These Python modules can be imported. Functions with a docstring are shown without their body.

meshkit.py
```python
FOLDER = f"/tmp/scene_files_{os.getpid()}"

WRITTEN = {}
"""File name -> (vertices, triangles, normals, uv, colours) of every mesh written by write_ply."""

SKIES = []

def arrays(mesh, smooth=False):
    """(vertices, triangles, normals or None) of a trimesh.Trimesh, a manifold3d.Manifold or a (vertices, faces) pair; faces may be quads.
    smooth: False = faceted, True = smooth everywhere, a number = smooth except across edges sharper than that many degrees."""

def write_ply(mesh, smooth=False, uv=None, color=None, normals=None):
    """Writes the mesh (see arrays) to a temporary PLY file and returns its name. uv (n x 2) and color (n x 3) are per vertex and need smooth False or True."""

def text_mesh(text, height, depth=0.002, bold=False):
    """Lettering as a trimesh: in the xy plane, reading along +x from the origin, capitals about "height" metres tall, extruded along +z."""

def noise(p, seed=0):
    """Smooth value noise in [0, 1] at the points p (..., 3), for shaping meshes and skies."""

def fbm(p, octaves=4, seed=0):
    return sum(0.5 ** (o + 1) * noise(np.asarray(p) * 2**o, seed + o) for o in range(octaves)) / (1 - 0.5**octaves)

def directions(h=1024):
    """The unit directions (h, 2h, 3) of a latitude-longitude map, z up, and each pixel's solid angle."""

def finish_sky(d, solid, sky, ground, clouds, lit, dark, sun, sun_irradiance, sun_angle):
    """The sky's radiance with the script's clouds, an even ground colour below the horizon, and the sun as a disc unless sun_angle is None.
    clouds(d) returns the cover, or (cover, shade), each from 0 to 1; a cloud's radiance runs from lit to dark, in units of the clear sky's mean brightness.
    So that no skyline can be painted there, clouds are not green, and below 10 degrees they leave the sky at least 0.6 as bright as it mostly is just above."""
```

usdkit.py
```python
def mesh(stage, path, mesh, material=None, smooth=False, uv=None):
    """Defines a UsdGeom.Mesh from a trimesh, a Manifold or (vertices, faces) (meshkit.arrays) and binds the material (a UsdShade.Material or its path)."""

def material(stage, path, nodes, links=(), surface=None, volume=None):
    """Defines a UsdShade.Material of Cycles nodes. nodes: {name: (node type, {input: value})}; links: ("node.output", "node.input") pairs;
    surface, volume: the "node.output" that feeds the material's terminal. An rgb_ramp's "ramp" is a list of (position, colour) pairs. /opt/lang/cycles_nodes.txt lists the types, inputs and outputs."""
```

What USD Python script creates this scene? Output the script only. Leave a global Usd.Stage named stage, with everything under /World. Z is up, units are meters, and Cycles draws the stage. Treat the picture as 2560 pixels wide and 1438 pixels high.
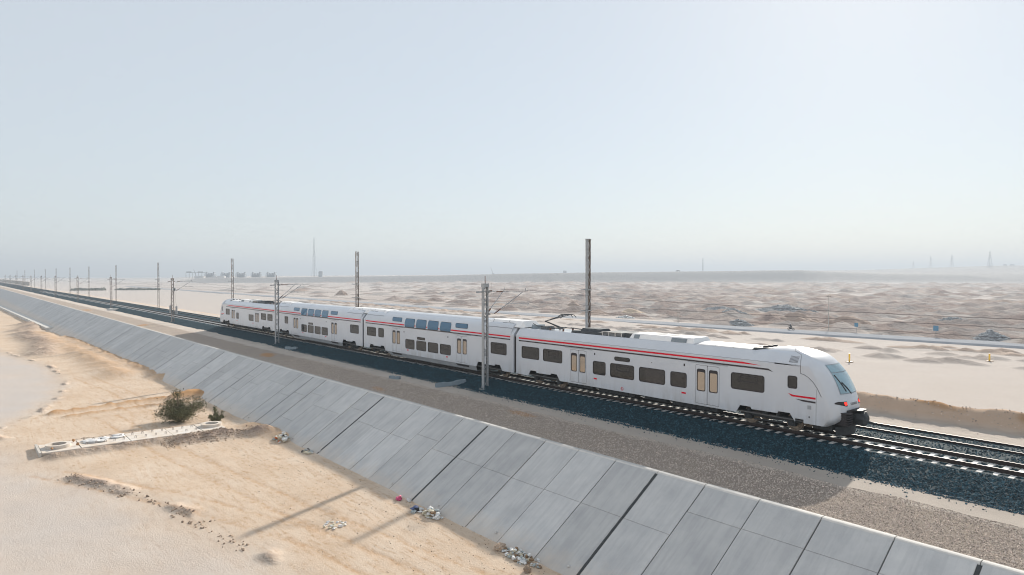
import math, random
import numpy as np, trimesh, usdkit, meshkit
from scipy.spatial import cKDTree
from shapely.geometry import Polygon, box as sbox, Point
from shapely import union_all
from pxr import Usd, UsdGeom, UsdLux, UsdShade, Gf, Sdf, Vt

random.seed(7)
RNG = np.random.default_rng(7)
stage = Usd.Stage.CreateInMemory()
UsdGeom.SetStageUpAxis(stage, UsdGeom.Tokens.z)
UsdGeom.SetStageMetersPerUnit(stage, 1.0)
UsdGeom.Xform.Define(stage, '/World')
UsdGeom.Scope.Define(stage, '/World/Looks')

# ------------------------------------------------------------------ camera, sky, sun, exposure
CAM = np.array([40.6, -35.55, 8.35])
HEAD = math.atan(1405 / 1707.0)          # angle between the track's -x direction and the view
PITCH = math.atan(33 / 1707.0)
EXPOSURE = 0.62
SUN_DIR = np.array([-0.42, 1.0, 0.56])   # towards the sun
SUN_DIR /= np.linalg.norm(SUN_DIR)
SUN_I, SKY_I = 1.2, 0.105
HAZE = 0.00042

F0 = np.array([-math.cos(HEAD), math.sin(HEAD), 0.0])
RIGHT = np.array([math.sin(HEAD), math.cos(HEAD), 0.0])
FWD = F0 * math.cos(PITCH) + np.array([0, 0, -math.sin(PITCH)])
UP = np.cross(RIGHT, FWD)
cam = UsdGeom.Camera.Define(stage, '/World/camera')
cam.CreateHorizontalApertureAttr(36.0)
cam.CreateVerticalApertureAttr(36.0 * 575 / 1024)
cam.CreateFocalLengthAttr(36.0 * 1707 / 2560)
cam.CreateClippingRangeAttr(Gf.Vec2f(0.5, 30000))
cam.CreateExposureAttr(EXPOSURE)
M = Gf.Matrix4d(*[float(v) for v in (*RIGHT, 0, *UP, 0, *(-FWD), 0, *CAM, 1)])
cam.AddTransformOp().Set(M)

ELEV = math.asin(SUN_DIR[2])
ROT = math.atan2(SUN_DIR[0], SUN_DIR[1])
skymat = usdkit.material(stage, '/World/Looks/sky_look', {
    'sky': ('sky_texture', {'sky_type': 'single_scattering', 'sun_disc': False, 'sun_elevation': ELEV, 'sun_rotation': ROT,
                            'altitude': 100.0, 'air_density': 1.0, 'aerosol_density': 0.35, 'ozone_density': 1.0}),
    'veil': ('mix_color', {'blend_type': 'mix', 'fac': 0.80, 'b': (4.22, 4.5, 4.72), 'use_clamp': False}),
    'bg': ('background_shader', {'strength': SKY_I})},
    [('sky.color', 'veil.a'), ('veil.result', 'bg.color')], surface='bg.background')
dome = UsdLux.DomeLight.Define(stage, '/World/sky')
dome.CreateIntensityAttr(1.0)
UsdShade.MaterialBindingAPI.Apply(dome.GetPrim()).Bind(skymat)
dome.GetPrim().SetCustomDataByKey('kind', 'structure')
sun = UsdLux.DistantLight.Define(stage, '/World/sun')
sun.CreateIntensityAttr(SUN_I)
sun.CreateAngleAttr(1.1)
sun.CreateNormalizeAttr(True)
sun.CreateColorAttr(Gf.Vec3f(1.0, 0.93, 0.83))
zc = SUN_DIR
xc = np.cross([0, 0, 1.0], zc); xc /= np.linalg.norm(xc)
yc = np.cross(zc, xc)
sun.AddTransformOp().Set(Gf.Matrix4d(*[float(v) for v in (*xc, 0, *yc, 0, *zc, 0, 0, 0, 0, 1)]))

# ------------------------------------------------------------------ helpers
LOOK = {}
def mat(name, col, col2=None, scale=3.0, rough=0.7, metal=0.0, bump=0.0, bscale=40.0, bdist=0.02, spec=0.3, coat=0.0, detail=4.0, coord='position', rnd=0.0):
    """Plain procedural look: two colours mixed by noise, an optional bump, optional per-object tone."""
    n = {'p': ('principled_bsdf', {'roughness': rough, 'metallic': metal, 'specular_ior_level': spec, 'coat_weight': coat}), 'g': ('geometry', {}),
         'n': ('noise_texture', {'scale': scale, 'detail': detail, 'roughness': 0.6}),
         'r': ('rgb_ramp', {'ramp': [(0.32, col), (0.68, col2 or tuple(c * 0.85 for c in col))]})}
    l = [('g.position', 'n.vector'), ('n.fac', 'r.fac')]
    last = 'r.color'
    if rnd:
        n['o'] = ('object_info', {})
        n['mr'] = ('map_range', {'from_min': 0.0, 'from_max': 1.0, 'to_min': 1 - rnd, 'to_max': 1 + rnd})
        n['h'] = ('hsv', {})
        l += [('o.random', 'mr.value'), ('mr.result', 'h.value'), (last, 'h.color')]
        last = 'h.color'
    l.append((last, 'p.base_color'))
    if bump:
        n['bn'] = ('noise_texture', {'scale': bscale, 'detail': 5.0, 'roughness': 0.65})
        n['b'] = ('bump', {'strength': bump, 'distance': bdist})
        l += [('g.position', 'bn.vector'), ('bn.fac', 'b.height'), ('b.normal', 'p.normal')]
    LOOK[name] = usdkit.material(stage, '/World/Looks/' + name, n, l, surface='p.BSDF')
    return LOOK[name]

def raw(name, nodes, links, surface=None, volume=None):
    LOOK[name] = usdkit.material(stage, '/World/Looks/' + name, nodes, links, surface=surface, volume=volume)
    return LOOK[name]

USED = {}
def numbered(parent, name):
    k = USED.get((parent, name), 0)
    USED[(parent, name)] = k + 1
    return name if k == 0 else '%s_%03d' % (name, k)

def tag(path, label=None, cat=None, group=None, kind=None):
    p = stage.GetPrimAtPath(path)
    for k, v in (('label', label), ('category', cat), ('group', group), ('kind', kind)):
        if v: p.SetCustomDataByKey(k, v)
    return path

class MB:
    def __init__(s): s.v, s.f, s.n = [], [], 0
    def add(s, v, f):
        v = np.asarray(v, float); f = np.asarray(f, int)
        if f.shape[1] == 4: f = np.vstack([f[:, [0, 1, 2]], f[:, [0, 2, 3]]])
        s.v.append(v); s.f.append(f + s.n); s.n += len(v); return s
    def mesh(s, m): return s.add(m.vertices, m.faces)
    def box(s, a, b):
        a, b = np.minimum(a, b), np.maximum(a, b)
        v = [[(a, b)[i][0], (a, b)[j][1], (a, b)[k][2]] for i in (0, 1) for j in (0, 1) for k in (0, 1)]
        return s.add(v, [[0, 1, 3, 2], [4, 6, 7, 5], [0, 4, 5, 1], [2, 3, 7, 6], [0, 2, 6, 4], [1, 5, 7, 3]])
    def cyl(s, p, q, r, r2=None, n=8, caps=True):
        p, q = np.asarray(p, float), np.asarray(q, float); r2 = r if r2 is None else r2
        d = q - p; L = np.linalg.norm(d); d = d / L
        u = np.cross(d, [0, 0, 1.0] if abs(d[2]) < 0.9 else [1.0, 0, 0]); u /= np.linalg.norm(u); w = np.cross(d, u)
        a = np.arange(n) * 2 * math.pi / n
        c = np.cos(a)[:, None] * u + np.sin(a)[:, None] * w
        v = np.vstack([p + c * r, q + c * r2]); i = np.arange(n); j = (i + 1) % n
        s.add(v, np.stack([i, j, j + n, i + n], 1))
        if caps:
            s.add(np.vstack([p, p + c * r]), np.stack([np.zeros(n, int), j + 1, i + 1], 1))
            s.add(np.vstack([q, q + c * r2]), np.stack([np.zeros(n, int), i + 1, j + 1], 1))
        return s
    def bar(s, p, q, w, h):
        """a bar of rectangular section, w across and h along the vertical-ish direction"""
        p, q = np.asarray(p, float), np.asarray(q, float); d = q - p; d = d / np.linalg.norm(d)
        u = np.cross(d, [0, 0, 1.0] if abs(d[2]) < 0.95 else [0, 1.0, 0]); u /= np.linalg.norm(u); t = np.cross(u, d)
        c = [(-w / 2, -h / 2), (w / 2, -h / 2), (w / 2, h / 2), (-w / 2, h / 2)]
        v = [p + u * a + t * b for a, b in c] + [q + u * a + t * b for a, b in c]
        return s.add(v, [[0, 3, 2, 1], [4, 5, 6, 7], [0, 1, 5, 4], [1, 2, 6, 5], [2, 3, 7, 6], [3, 0, 4, 7]])
    def tube(s, pts, r, n=6):
        for a, b in zip(pts[:-1], pts[1:]): s.cyl(a, b, r, n=n)
        return s
    def xz(s, poly, y0, y1):
        """an x-z polygon (holes allowed) extruded from y0 to y1"""
        for g in getattr(poly, 'geoms', [poly]):
            m = trimesh.creation.extrude_polygon(g, abs(y1 - y0), engine='earcut')
            v = np.array(m.vertices); w = np.stack([v[:, 0], max(y0, y1) - v[:, 2], v[:, 1]], 1)
            s.add(w, m.faces)
        return s
    def build(s, name, look, parent='/World', smooth=False, **t):
        return obj(name, (np.vstack(s.v), np.vstack(s.f)), look, parent, smooth, **t)

def obj(name, mesh, look, parent='/World', smooth=False, prim=None, label=None, cat=None, group=None, kind=None):
    path = parent + '/' + numbered(parent, name)
    m = usdkit.mesh(stage, path, mesh, LOOK[look] if isinstance(look, str) else look, smooth=smooth)
    if prim:
        for k, a in prim.items():
            UsdGeom.PrimvarsAPI(m).CreatePrimvar(k, Sdf.ValueTypeNames.FloatArray, 'vertex').Set(Vt.FloatArray.FromNumpy(np.asarray(a, np.float32)))
    return tag(path, label, cat, group, kind)

def thing(name, label, cat, loc=(0, 0, 0), rz=0.0, group=None, kind=None):
    path = '/World/' + numbered('/World', name)
    x = UsdGeom.Xform.Define(stage, path)
    x.AddTranslateOp().Set(Gf.Vec3d(*[float(a) for a in loc]))
    if rz: x.AddRotateZOp().Set(float(rz))
    return tag(path, label, cat, group, kind)

def dup(src, name, label, cat, loc, rz=0.0, group=None, scale=None):
    path = '/World/' + numbered('/World', name)
    x = UsdGeom.Xform.Define(stage, path)
    x.GetPrim().GetReferences().AddInternalReference(src)
    x.ClearXformOpOrder()
    x.AddTranslateOp(opSuffix='c').Set(Gf.Vec3d(*[float(a) for a in loc]))
    if rz: x.AddRotateZOp(opSuffix='c').Set(float(rz))
    if scale: x.AddScaleOp(opSuffix='c').Set(Gf.Vec3f(*scale))
    x.GetPrim().SetInstanceable(True)
    return tag(path, label, cat, group)

def rrect(x0, x1, z0, z1, r=0.1):
    r = min(r, (x1 - x0) / 2.01, (z1 - z0) / 2.01)
    return sbox(x0 + r, z0 + r, x1 - r, z1 - r).buffer(r, quad_segs=3)
def sm(a, b, x):
    t = np.clip((x - a) / (b - a), 0, 1); return t * t * (3 - 2 * t)
def fbm2(x, y, s, o=4, seed=0):
    return meshkit.fbm(np.stack([np.asarray(x) / s, np.asarray(y) / s, np.zeros_like(np.asarray(x, float)) + 0.37], -1), o, seed) - 0.5

# ------------------------------------------------------------------ looks
def ground_look():
    n = {'g': ('geometry', {}), 'soil': ('attribute', {'attribute': 'soil'}), 'pale': ('attribute', {'attribute': 'pale'}), 'grey': ('attribute', {'attribute': 'grey'}), 'ora': ('attribute', {'attribute': 'orange'}),
         'n1': ('noise_texture', {'scale': 0.22, 'detail': 7.0, 'roughness': 0.62}),
         'n2': ('noise_texture', {'scale': 2.6, 'detail': 6.0, 'roughness': 0.7}),
         'mp': ('mapping', {'scale': (0.22, 1.5, 1.0), 'rotation': (0, 0, 0.5)}),
         'n3': ('noise_texture', {'scale': 2.0, 'detail': 7.0, 'roughness': 0.74, 'distortion': 1.0}),
         'r1': ('rgb_ramp', {'ramp': [(0.30, (0.575, 0.435, 0.315)), (0.50, (0.65, 0.52, 0.40)), (0.70, (0.69, 0.575, 0.465))]}),
         'r2': ('rgb_ramp', {'ramp': [(0.36, (0.48, 0.325, 0.205)), (0.56, (0.64, 0.49, 0.36))]}),
         'f2': ('rgb_ramp', {'ramp': [(0.46, (0, 0, 0)), (0.62, (1.0, 1.0, 1.0))]}),
         'mx': ('mix_color', {'blend_type': 'mix'}),
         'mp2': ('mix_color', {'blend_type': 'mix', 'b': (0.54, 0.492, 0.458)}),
         'ms': ('mix_color', {'blend_type': 'mix'}),
         'rs': ('rgb_ramp', {'ramp': [(0.3, (0.21, 0.15, 0.135)), (0.5, (0.36, 0.268, 0.235)), (0.72, (0.49, 0.385, 0.33))]}),
         'mg': ('mix_color', {'blend_type': 'mix'}),
         'rg': ('rgb_ramp', {'ramp': [(0.3, (0.20, 0.20, 0.205)), (0.7, (0.31, 0.30, 0.29))]}),
         'mo': ('mix_color', {'blend_type': 'mix', 'b': (0.47, 0.27, 0.13)}),
         'sp': ('noise_texture', {'scale': 14.0, 'detail': 3.0, 'roughness': 0.6}),
         'sr': ('rgb_ramp', {'ramp': [(0.68, (0, 0, 0)), (0.74, (0.5, 0.5, 0.5))]}),
         'md': ('mix_color', {'blend_type': 'mix', 'b': (0.22, 0.15, 0.10)}),
         'bn': ('noise_texture', {'scale': 9.0, 'detail': 8.0, 'roughness': 0.75}),
         'b': ('bump', {'strength': 0.7, 'distance': 0.08}), 'bn2': ('noise_texture', {'scale': 0.8, 'detail': 7.0, 'roughness': 0.7}), 'bh': ('math', {'math_type': 'multiply'}), 'b2': ('bump', {'strength': 1.0, 'distance': 1.6}),
         'p': ('principled_bsdf', {'roughness': 0.95, 'specular_ior_level': 0.1, 'diffuse_roughness': 0.4})}
    l = [('g.position', x + '.vector') for x in ('n1', 'n2', 'mp', 'bn', 'sp')] + [('mp.vector', 'n3.vector'),
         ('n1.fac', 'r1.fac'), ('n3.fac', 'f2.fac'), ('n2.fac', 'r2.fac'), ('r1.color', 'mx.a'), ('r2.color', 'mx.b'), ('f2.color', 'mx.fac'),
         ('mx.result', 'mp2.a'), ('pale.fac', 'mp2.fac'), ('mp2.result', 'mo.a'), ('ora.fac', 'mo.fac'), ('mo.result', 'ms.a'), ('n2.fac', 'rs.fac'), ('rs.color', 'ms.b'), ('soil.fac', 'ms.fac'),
         ('ms.result', 'mg.a'), ('n2.fac', 'rg.fac'), ('rg.color', 'mg.b'), ('grey.fac', 'mg.fac'), ('sp.fac', 'sr.fac'), ('sr.color', 'md.fac'), ('mg.result', 'md.a'),
         ('md.result', 'p.base_color'), ('bn.fac', 'b.height'), ('g.position', 'bn2.vector'), ('bn2.fac', 'bh.value1'), ('soil.fac', 'bh.value2'), ('bh.value', 'b2.height'), ('b2.normal', 'b.normal'), ('b.normal', 'p.normal')]
    raw('desert_sand', n, l, surface='p.BSDF')
ground_look()

raw('shoulder_gravel', {
    'g': ('geometry', {}), 's': ('separate_xyz', {}), 'en': ('noise_texture', {'scale': 0.9, 'detail': 5.0, 'roughness': 0.6}),
    'ed': ('math', {'math_type': 'multiply_add', 'value2': 1.6}), 'mr': ('map_range', {'from_min': -4.95, 'from_max': -5.35, 'to_min': 0.0, 'to_max': 1.0, 'clamp': True}),
    'mr2': ('map_range', {'from_min': -8.9, 'from_max': -9.9, 'to_min': 0.0, 'to_max': 0.35, 'clamp': True}),
    'sub': ('math', {'math_type': 'subtract', 'use_clamp': True}),
    'n': ('noise_texture', {'scale': 26.0, 'detail': 5.0, 'roughness': 0.8}), 'n2': ('noise_texture', {'scale': 0.35, 'detail': 4.0}),
    'gr': ('rgb_ramp', {'ramp': [(0.32, (0.235, 0.19, 0.16)), (0.5, (0.40, 0.335, 0.285)), (0.68, (0.54, 0.465, 0.40))]}),
    'sr': ('rgb_ramp', {'ramp': [(0.3, (0.52, 0.455, 0.40)), (0.7, (0.60, 0.535, 0.47))]}),
    'wm': ('mix_color', {'blend_type': 'mix', 'b': (0.43, 0.36, 0.29)}), 'wf': ('rgb_ramp', {'ramp': [(0.52, (0, 0, 0)), (0.66, (0.55, 0.55, 0.55))]}),
    'ti': ('attribute', {'attribute': 'tint'}), 'tm': ('mix_color', {'blend_type': 'mix', 'b': (0.47, 0.28, 0.15)}), 'bf': ('map_range', {'from_min': 11.0, 'from_max': 11.8, 'to_min': 0.0, 'to_max': 0.8, 'clamp': True}), 'bm': ('mix_color', {'blend_type': 'mix'}), 'br': ('rgb_ramp', {'ramp': [(0.3, (0.46, 0.31, 0.205)), (0.6, (0.67, 0.48, 0.345))]}),
    'm': ('mix_color', {'blend_type': 'mix'}), 'b': ('bump', {'strength': 1.0, 'distance': 0.10}),
    'p': ('principled_bsdf', {'roughness': 0.95, 'specular_ior_level': 0.1})},
    [('g.position', 's.vector'), ('g.position', 'en.vector'), ('g.position', 'n.vector'), ('g.position', 'n2.vector'), ('en.fac', 'ed.value1'), ('s.y', 'ed.value3'), ('ed.value', 'mr.value'), ('s.y', 'mr2.value'),
     ('mr.result', 'sub.value1'), ('mr2.result', 'sub.value2'), ('n.fac', 'gr.fac'), ('n2.fac', 'sr.fac'), ('n2.fac', 'wf.fac'), ('wf.color', 'wm.fac'), ('gr.color', 'wm.a'), ('sr.color', 'm.a'), ('wm.result', 'm.b'), ('sub.value', 'm.fac'),
     ('s.y', 'bf.value'), ('bf.result', 'bm.fac'), ('m.result', 'bm.a'), ('n.fac', 'br.fac'), ('br.color', 'bm.b'), ('bm.result', 'tm.a'), ('ti.fac', 'tm.fac'),
     ('tm.result', 'p.base_color'), ('n.fac', 'b.height'), ('b.normal', 'p.normal')], surface='p.BSDF')
raw('ballast_look', {
    'g': ('geometry', {}), 'v': ('noise_texture', {'scale': 16.0, 'detail': 4.0, 'roughness': 0.8}),
    'r': ('rgb_ramp', {'ramp': [(0.30, (0.003, 0.013, 0.019)), (0.5, (0.010, 0.036, 0.050)), (0.62, (0.030, 0.068, 0.086)), (0.72, (0.11, 0.155, 0.175))]}),
    'b': ('bump', {'strength': 1.0, 'distance': 0.08}), 'p': ('principled_bsdf', {'roughness': 0.8, 'specular_ior_level': 0.2})},
    [('g.position', 'v.vector'), ('v.fac', 'r.fac'), ('r.color', 'p.base_color'), ('v.fac', 'b.height'), ('b.normal', 'p.normal')], surface='p.BSDF')
mat('ballast_stone', (0.010, 0.040, 0.058), (0.036, 0.082, 0.105), 4, rough=0.75, rnd=0.75, spec=0.22)
mat('gravel_stone', (0.55, 0.465, 0.40), (0.42, 0.355, 0.305), 4, rough=0.9, rnd=0.5)
mat('clod_soil', (0.40, 0.31, 0.235), (0.28, 0.215, 0.165), 6, rough=0.95, bump=0.6, rnd=0.3)
mat('sand_heap', (0.54, 0.43, 0.33), (0.45, 0.35, 0.26), 0.9, rough=0.95, bump=0.6, bscale=4, bdist=0.2)
mat('orange_soil', (0.42, 0.25, 0.13), (0.33, 0.18, 0.09), 5, rough=0.95, bump=0.6)
for _k, _t in enumerate((0.94, 0.98, 1.0, 1.03, 1.07)):
    _c, _d = (0.385 * _t, 0.382 * _t, 0.378 * _t), (0.455 * _t, 0.448 * _t, 0.435 * _t)
    raw('panel_concrete_%d' % _k, {
        'g': ('geometry', {}), 's': ('separate_xyz', {}), 'n': ('noise_texture', {'scale': 0.9, 'detail': 7.0, 'roughness': 0.62}), 'r': ('rgb_ramp', {'ramp': [(0.32, _c), (0.68, _d)]}),
        'mp': ('mapping', {'scale': (2.6, 0.22, 0.22)}), 'st': ('noise_texture', {'scale': 1.4, 'detail': 5.0, 'roughness': 0.65}), 'sr': ('rgb_ramp', {'ramp': [(0.40, (0.87, 0.87, 0.88)), (0.56, (1.0, 1.0, 1.0))]}), 'mm': ('mix_color', {'blend_type': 'multiply', 'fac': 0.75}),
        'tn': ('noise_texture', {'scale': 1.1, 'detail': 5.0, 'roughness': 0.7}), 'ta': ('math', {'math_type': 'multiply_add', 'value2': 1.6}), 'tr': ('map_range', {'from_min': -2.95, 'from_max': -3.75, 'to_min': 0.0, 'to_max': 0.55, 'clamp': True}), 'tm': ('mix_color', {'blend_type': 'mix', 'b': (0.52, 0.43, 0.345)}),
        'o': ('object_info', {}), 'mr': ('map_range', {'from_min': 0.0, 'from_max': 1.0, 'to_min': 0.95, 'to_max': 1.05}), 'h': ('hsv', {}),
        'bn': ('noise_texture', {'scale': 45.0, 'detail': 5.0, 'roughness': 0.65}), 'b': ('bump', {'strength': 0.2, 'distance': 0.012}), 'p': ('principled_bsdf', {'roughness': 0.88, 'specular_ior_level': 0.25})},
        [('g.position', 'n.vector'), ('g.position', 's.vector'), ('g.position', 'mp.vector'), ('mp.vector', 'st.vector'), ('n.fac', 'r.fac'), ('st.fac', 'sr.fac'), ('r.color', 'mm.a'), ('sr.color', 'mm.b'), ('g.position', 'tn.vector'), ('tn.fac', 'ta.value1'), ('s.z', 'ta.value3'), ('ta.value', 'tr.value'), ('mm.result', 'tm.a'), ('tr.result', 'tm.fac'),
         ('o.random', 'mr.value'), ('mr.result', 'h.value'), ('tm.result', 'h.color'), ('h.color', 'p.base_color'), ('g.position', 'bn.vector'), ('bn.fac', 'b.height'), ('b.normal', 'p.normal')], surface='p.BSDF')
mat('kerb_concrete', (0.56, 0.54, 0.51), (0.48, 0.47, 0.45), 3, rough=0.85, bump=0.3, bscale=25)
mat('joint_filler', (0.03, 0.034, 0.036), (0.05, 0.052, 0.052), 8, rough=0.8)
mat('joint_mortar', (0.17, 0.165, 0.16), (0.22, 0.21, 0.20), 2, rough=0.9)
mat('sleeper_concrete', (0.66, 0.645, 0.62), (0.58, 0.565, 0.545), 6, rough=0.85, rnd=0.12)
mat('old_concrete', (0.50, 0.475, 0.44), (0.40, 0.375, 0.34), 2.5, rough=0.9, bump=0.3, bscale=20)
mat('pale_concrete', (0.61, 0.58, 0.545), (0.54, 0.455, 0.37), 1.1, rough=0.9, bump=0.3, bscale=20)
mat('grey_beam', (0.22, 0.27, 0.30), (0.18, 0.22, 0.25), 4, rough=0.85)
mat('rail_steel', (0.055, 0.04, 0.036), (0.035, 0.028, 0.026), 5, rough=0.6, metal=0.3)
mat('rail_top', (0.34, 0.32, 0.31), (0.30, 0.285, 0.28), 5, rough=0.55, metal=0.4)
mat('galvanised', (0.36, 0.375, 0.385), (0.27, 0.28, 0.29), 5, rough=0.5, metal=0.35)
mat('rusty_steel', (0.33, 0.285, 0.26), (0.28, 0.25, 0.235), 5, rough=0.65, metal=0.2)
mat('post_shaded_leg', (0.15, 0.115, 0.09), (0.11, 0.085, 0.07), 4, rough=0.8)
mat('insulator_brown', (0.13, 0.06, 0.04), (0.16, 0.08, 0.05), 5, rough=0.35)
mat('wire_dark', (0.07, 0.065, 0.07), (0.05, 0.05, 0.055), 5, rough=0.5, metal=0.3)
mat('asphalt', (0.29, 0.305, 0.33), (0.34, 0.35, 0.37), 0.35, rough=1.0, bump=0.0, spec=0.0)
raw('train_white', {
    'g': ('geometry', {}), 's': ('separate_xyz', {}), 'n': ('noise_texture', {'scale': 0.5, 'detail': 4.0}), 'r': ('rgb_ramp', {'ramp': [(0.35, (0.47, 0.495, 0.535)), (0.65, (0.50, 0.524, 0.56))]}),
    'mp': ('mapping', {'scale': (1.6, 1.6, 0.25)}), 'st': ('noise_texture', {'scale': 1.5, 'detail': 6.0, 'roughness': 0.7}), 'zr': ('map_range', {'from_min': 1.7, 'from_max': 0.55, 'to_min': 0.05, 'to_max': 1.0, 'clamp': True}),
    'sr': ('rgb_ramp', {'ramp': [(0.42, (0, 0, 0)), (0.7, (0.55, 0.55, 0.55))]}), 'mu': ('math', {'math_type': 'multiply'}), 'm': ('mix_color', {'blend_type': 'mix', 'b': (0.30, 0.275, 0.245)}),
    'p': ('principled_bsdf', {'roughness': 0.34, 'specular_ior_level': 0.5, 'coat_weight': 0.3})},
    [('g.position', 's.vector'), ('g.position', 'n.vector'), ('g.position', 'mp.vector'), ('mp.vector', 'st.vector'), ('n.fac', 'r.fac'), ('s.z', 'zr.value'), ('st.fac', 'sr.fac'), ('sr.color', 'mu.value1'), ('zr.result', 'mu.value2'), ('r.color', 'm.a'), ('mu.value', 'm.fac'), ('m.result', 'p.base_color')], surface='p.BSDF')
mat('train_panel', (0.74, 0.735, 0.73), (0.70, 0.70, 0.70), 1.2, rough=0.45, spec=0.4)
mat('train_grey', (0.30, 0.31, 0.32), (0.26, 0.27, 0.28), 1.2, rough=0.5)
mat('train_seam', (0.10, 0.095, 0.10), (0.08, 0.08, 0.085), 1, rough=0.6)
mat('stripe_red', (0.60, 0.004, 0.022), (0.57, 0.004, 0.022), 1, rough=0.5, spec=0.2)
mat('stripe_black', (0.022, 0.018, 0.024), None, 1, rough=0.35, coat=0.3)
mat('rubber_black', (0.025, 0.022, 0.024), (0.035, 0.03, 0.032), 4, rough=0.6)
mat('bogie_dark', (0.028, 0.033, 0.038), (0.055, 0.058, 0.06), 6, rough=0.6, metal=0.3)
mat('wheel_steel', (0.36, 0.30, 0.24), (0.20, 0.16, 0.13), 6, rough=0.45, metal=0.6)
mat('roof_dark', (0.03, 0.035, 0.04), (0.06, 0.065, 0.07), 5, rough=0.55)
mat('roof_grille', (0.17, 0.18, 0.185), (0.10, 0.105, 0.11), 9, rough=0.6)
mat('vent_blue', (0.20, 0.24, 0.27), (0.26, 0.30, 0.33), 9, rough=0.5)
mat('interior_dark', (0.12, 0.115, 0.11), (0.09, 0.09, 0.09), 2, rough=0.8)
mat('seat_blue', (0.05, 0.06, 0.09), (0.06, 0.07, 0.10), 3, rough=0.8)
mat('bag_white', (0.68, 0.67, 0.66), (0.58, 0.57, 0.56), 5, rough=0.5, bump=0.4, bscale=12)
mat('sign_blue', (0.10, 0.24, 0.36), (0.09, 0.22, 0.33), 2, rough=0.4)
mat('paint_yellow', (0.75, 0.48, 0.04), (0.70, 0.43, 0.04), 3, rough=0.5)
mat('cloth_dark', (0.03, 0.035, 0.045), (0.045, 0.05, 0.055), 5, rough=0.85)
mat('cloth_white', (0.65, 0.65, 0.66), (0.6, 0.6, 0.6), 5, rough=0.85)
mat('skin', (0.30, 0.17, 0.11), (0.32, 0.19, 0.12), 5, rough=0.6)
mat('bush_leaf', (0.15, 0.14, 0.062), (0.085, 0.09, 0.045), 2.2, rough=0.8, rnd=0.2)
mat('bush_dry', (0.23, 0.19, 0.10), (0.15, 0.13, 0.07), 3, rough=0.85)
mat('wood_brown', (0.16, 0.11, 0.075), (0.11, 0.08, 0.055), 6, rough=0.9)
mat('far_building', (0.30, 0.33, 0.36), (0.24, 0.27, 0.30), 0.2, rough=0.8)
mat('far_shed', (0.55, 0.54, 0.53), (0.48, 0.47, 0.46), 0.2, rough=0.8)
mat('far_steel', (0.22, 0.24, 0.26), (0.2, 0.22, 0.24), 0.5, rough=0.7)
mat('far_scrub', (0.13, 0.145, 0.12), (0.20, 0.20, 0.17), 0.3, rough=0.95)
mat('rubble_grey', (0.36, 0.365, 0.37), (0.17, 0.175, 0.18), 1.3, rough=0.9, bump=0.5, bscale=5, bdist=0.2)
mat('rubble_chunk', (0.50, 0.52, 0.53), (0.17, 0.185, 0.20), 2.6, rough=0.9)
mat('rubble_brown', (0.30, 0.225, 0.185), (0.40, 0.31, 0.25), 0.8, rough=0.95, bump=0.5, bscale=4, bdist=0.2)
for nm, c in (('trash_white', (0.66, 0.66, 0.65)), ('trash_cream', (0.55, 0.50, 0.38)), ('trash_grey', (0.36, 0.40, 0.40)), ('trash_orange', (0.55, 0.14, 0.03)), ('trash_black', (0.02, 0.02, 0.024)), ('trash_pink', (0.62, 0.10, 0.22)), ('trash_blue', (0.10, 0.13, 0.25)), ('trash_brown', (0.22, 0.14, 0.08))):
    mat(nm, c, None, 6, rough=0.6)
raw('lamp_red', {'e': ('emission', {'color': (1.0, 0.03, 0.02), 'strength': 2.2})}, [], surface='e.emission')
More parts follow.
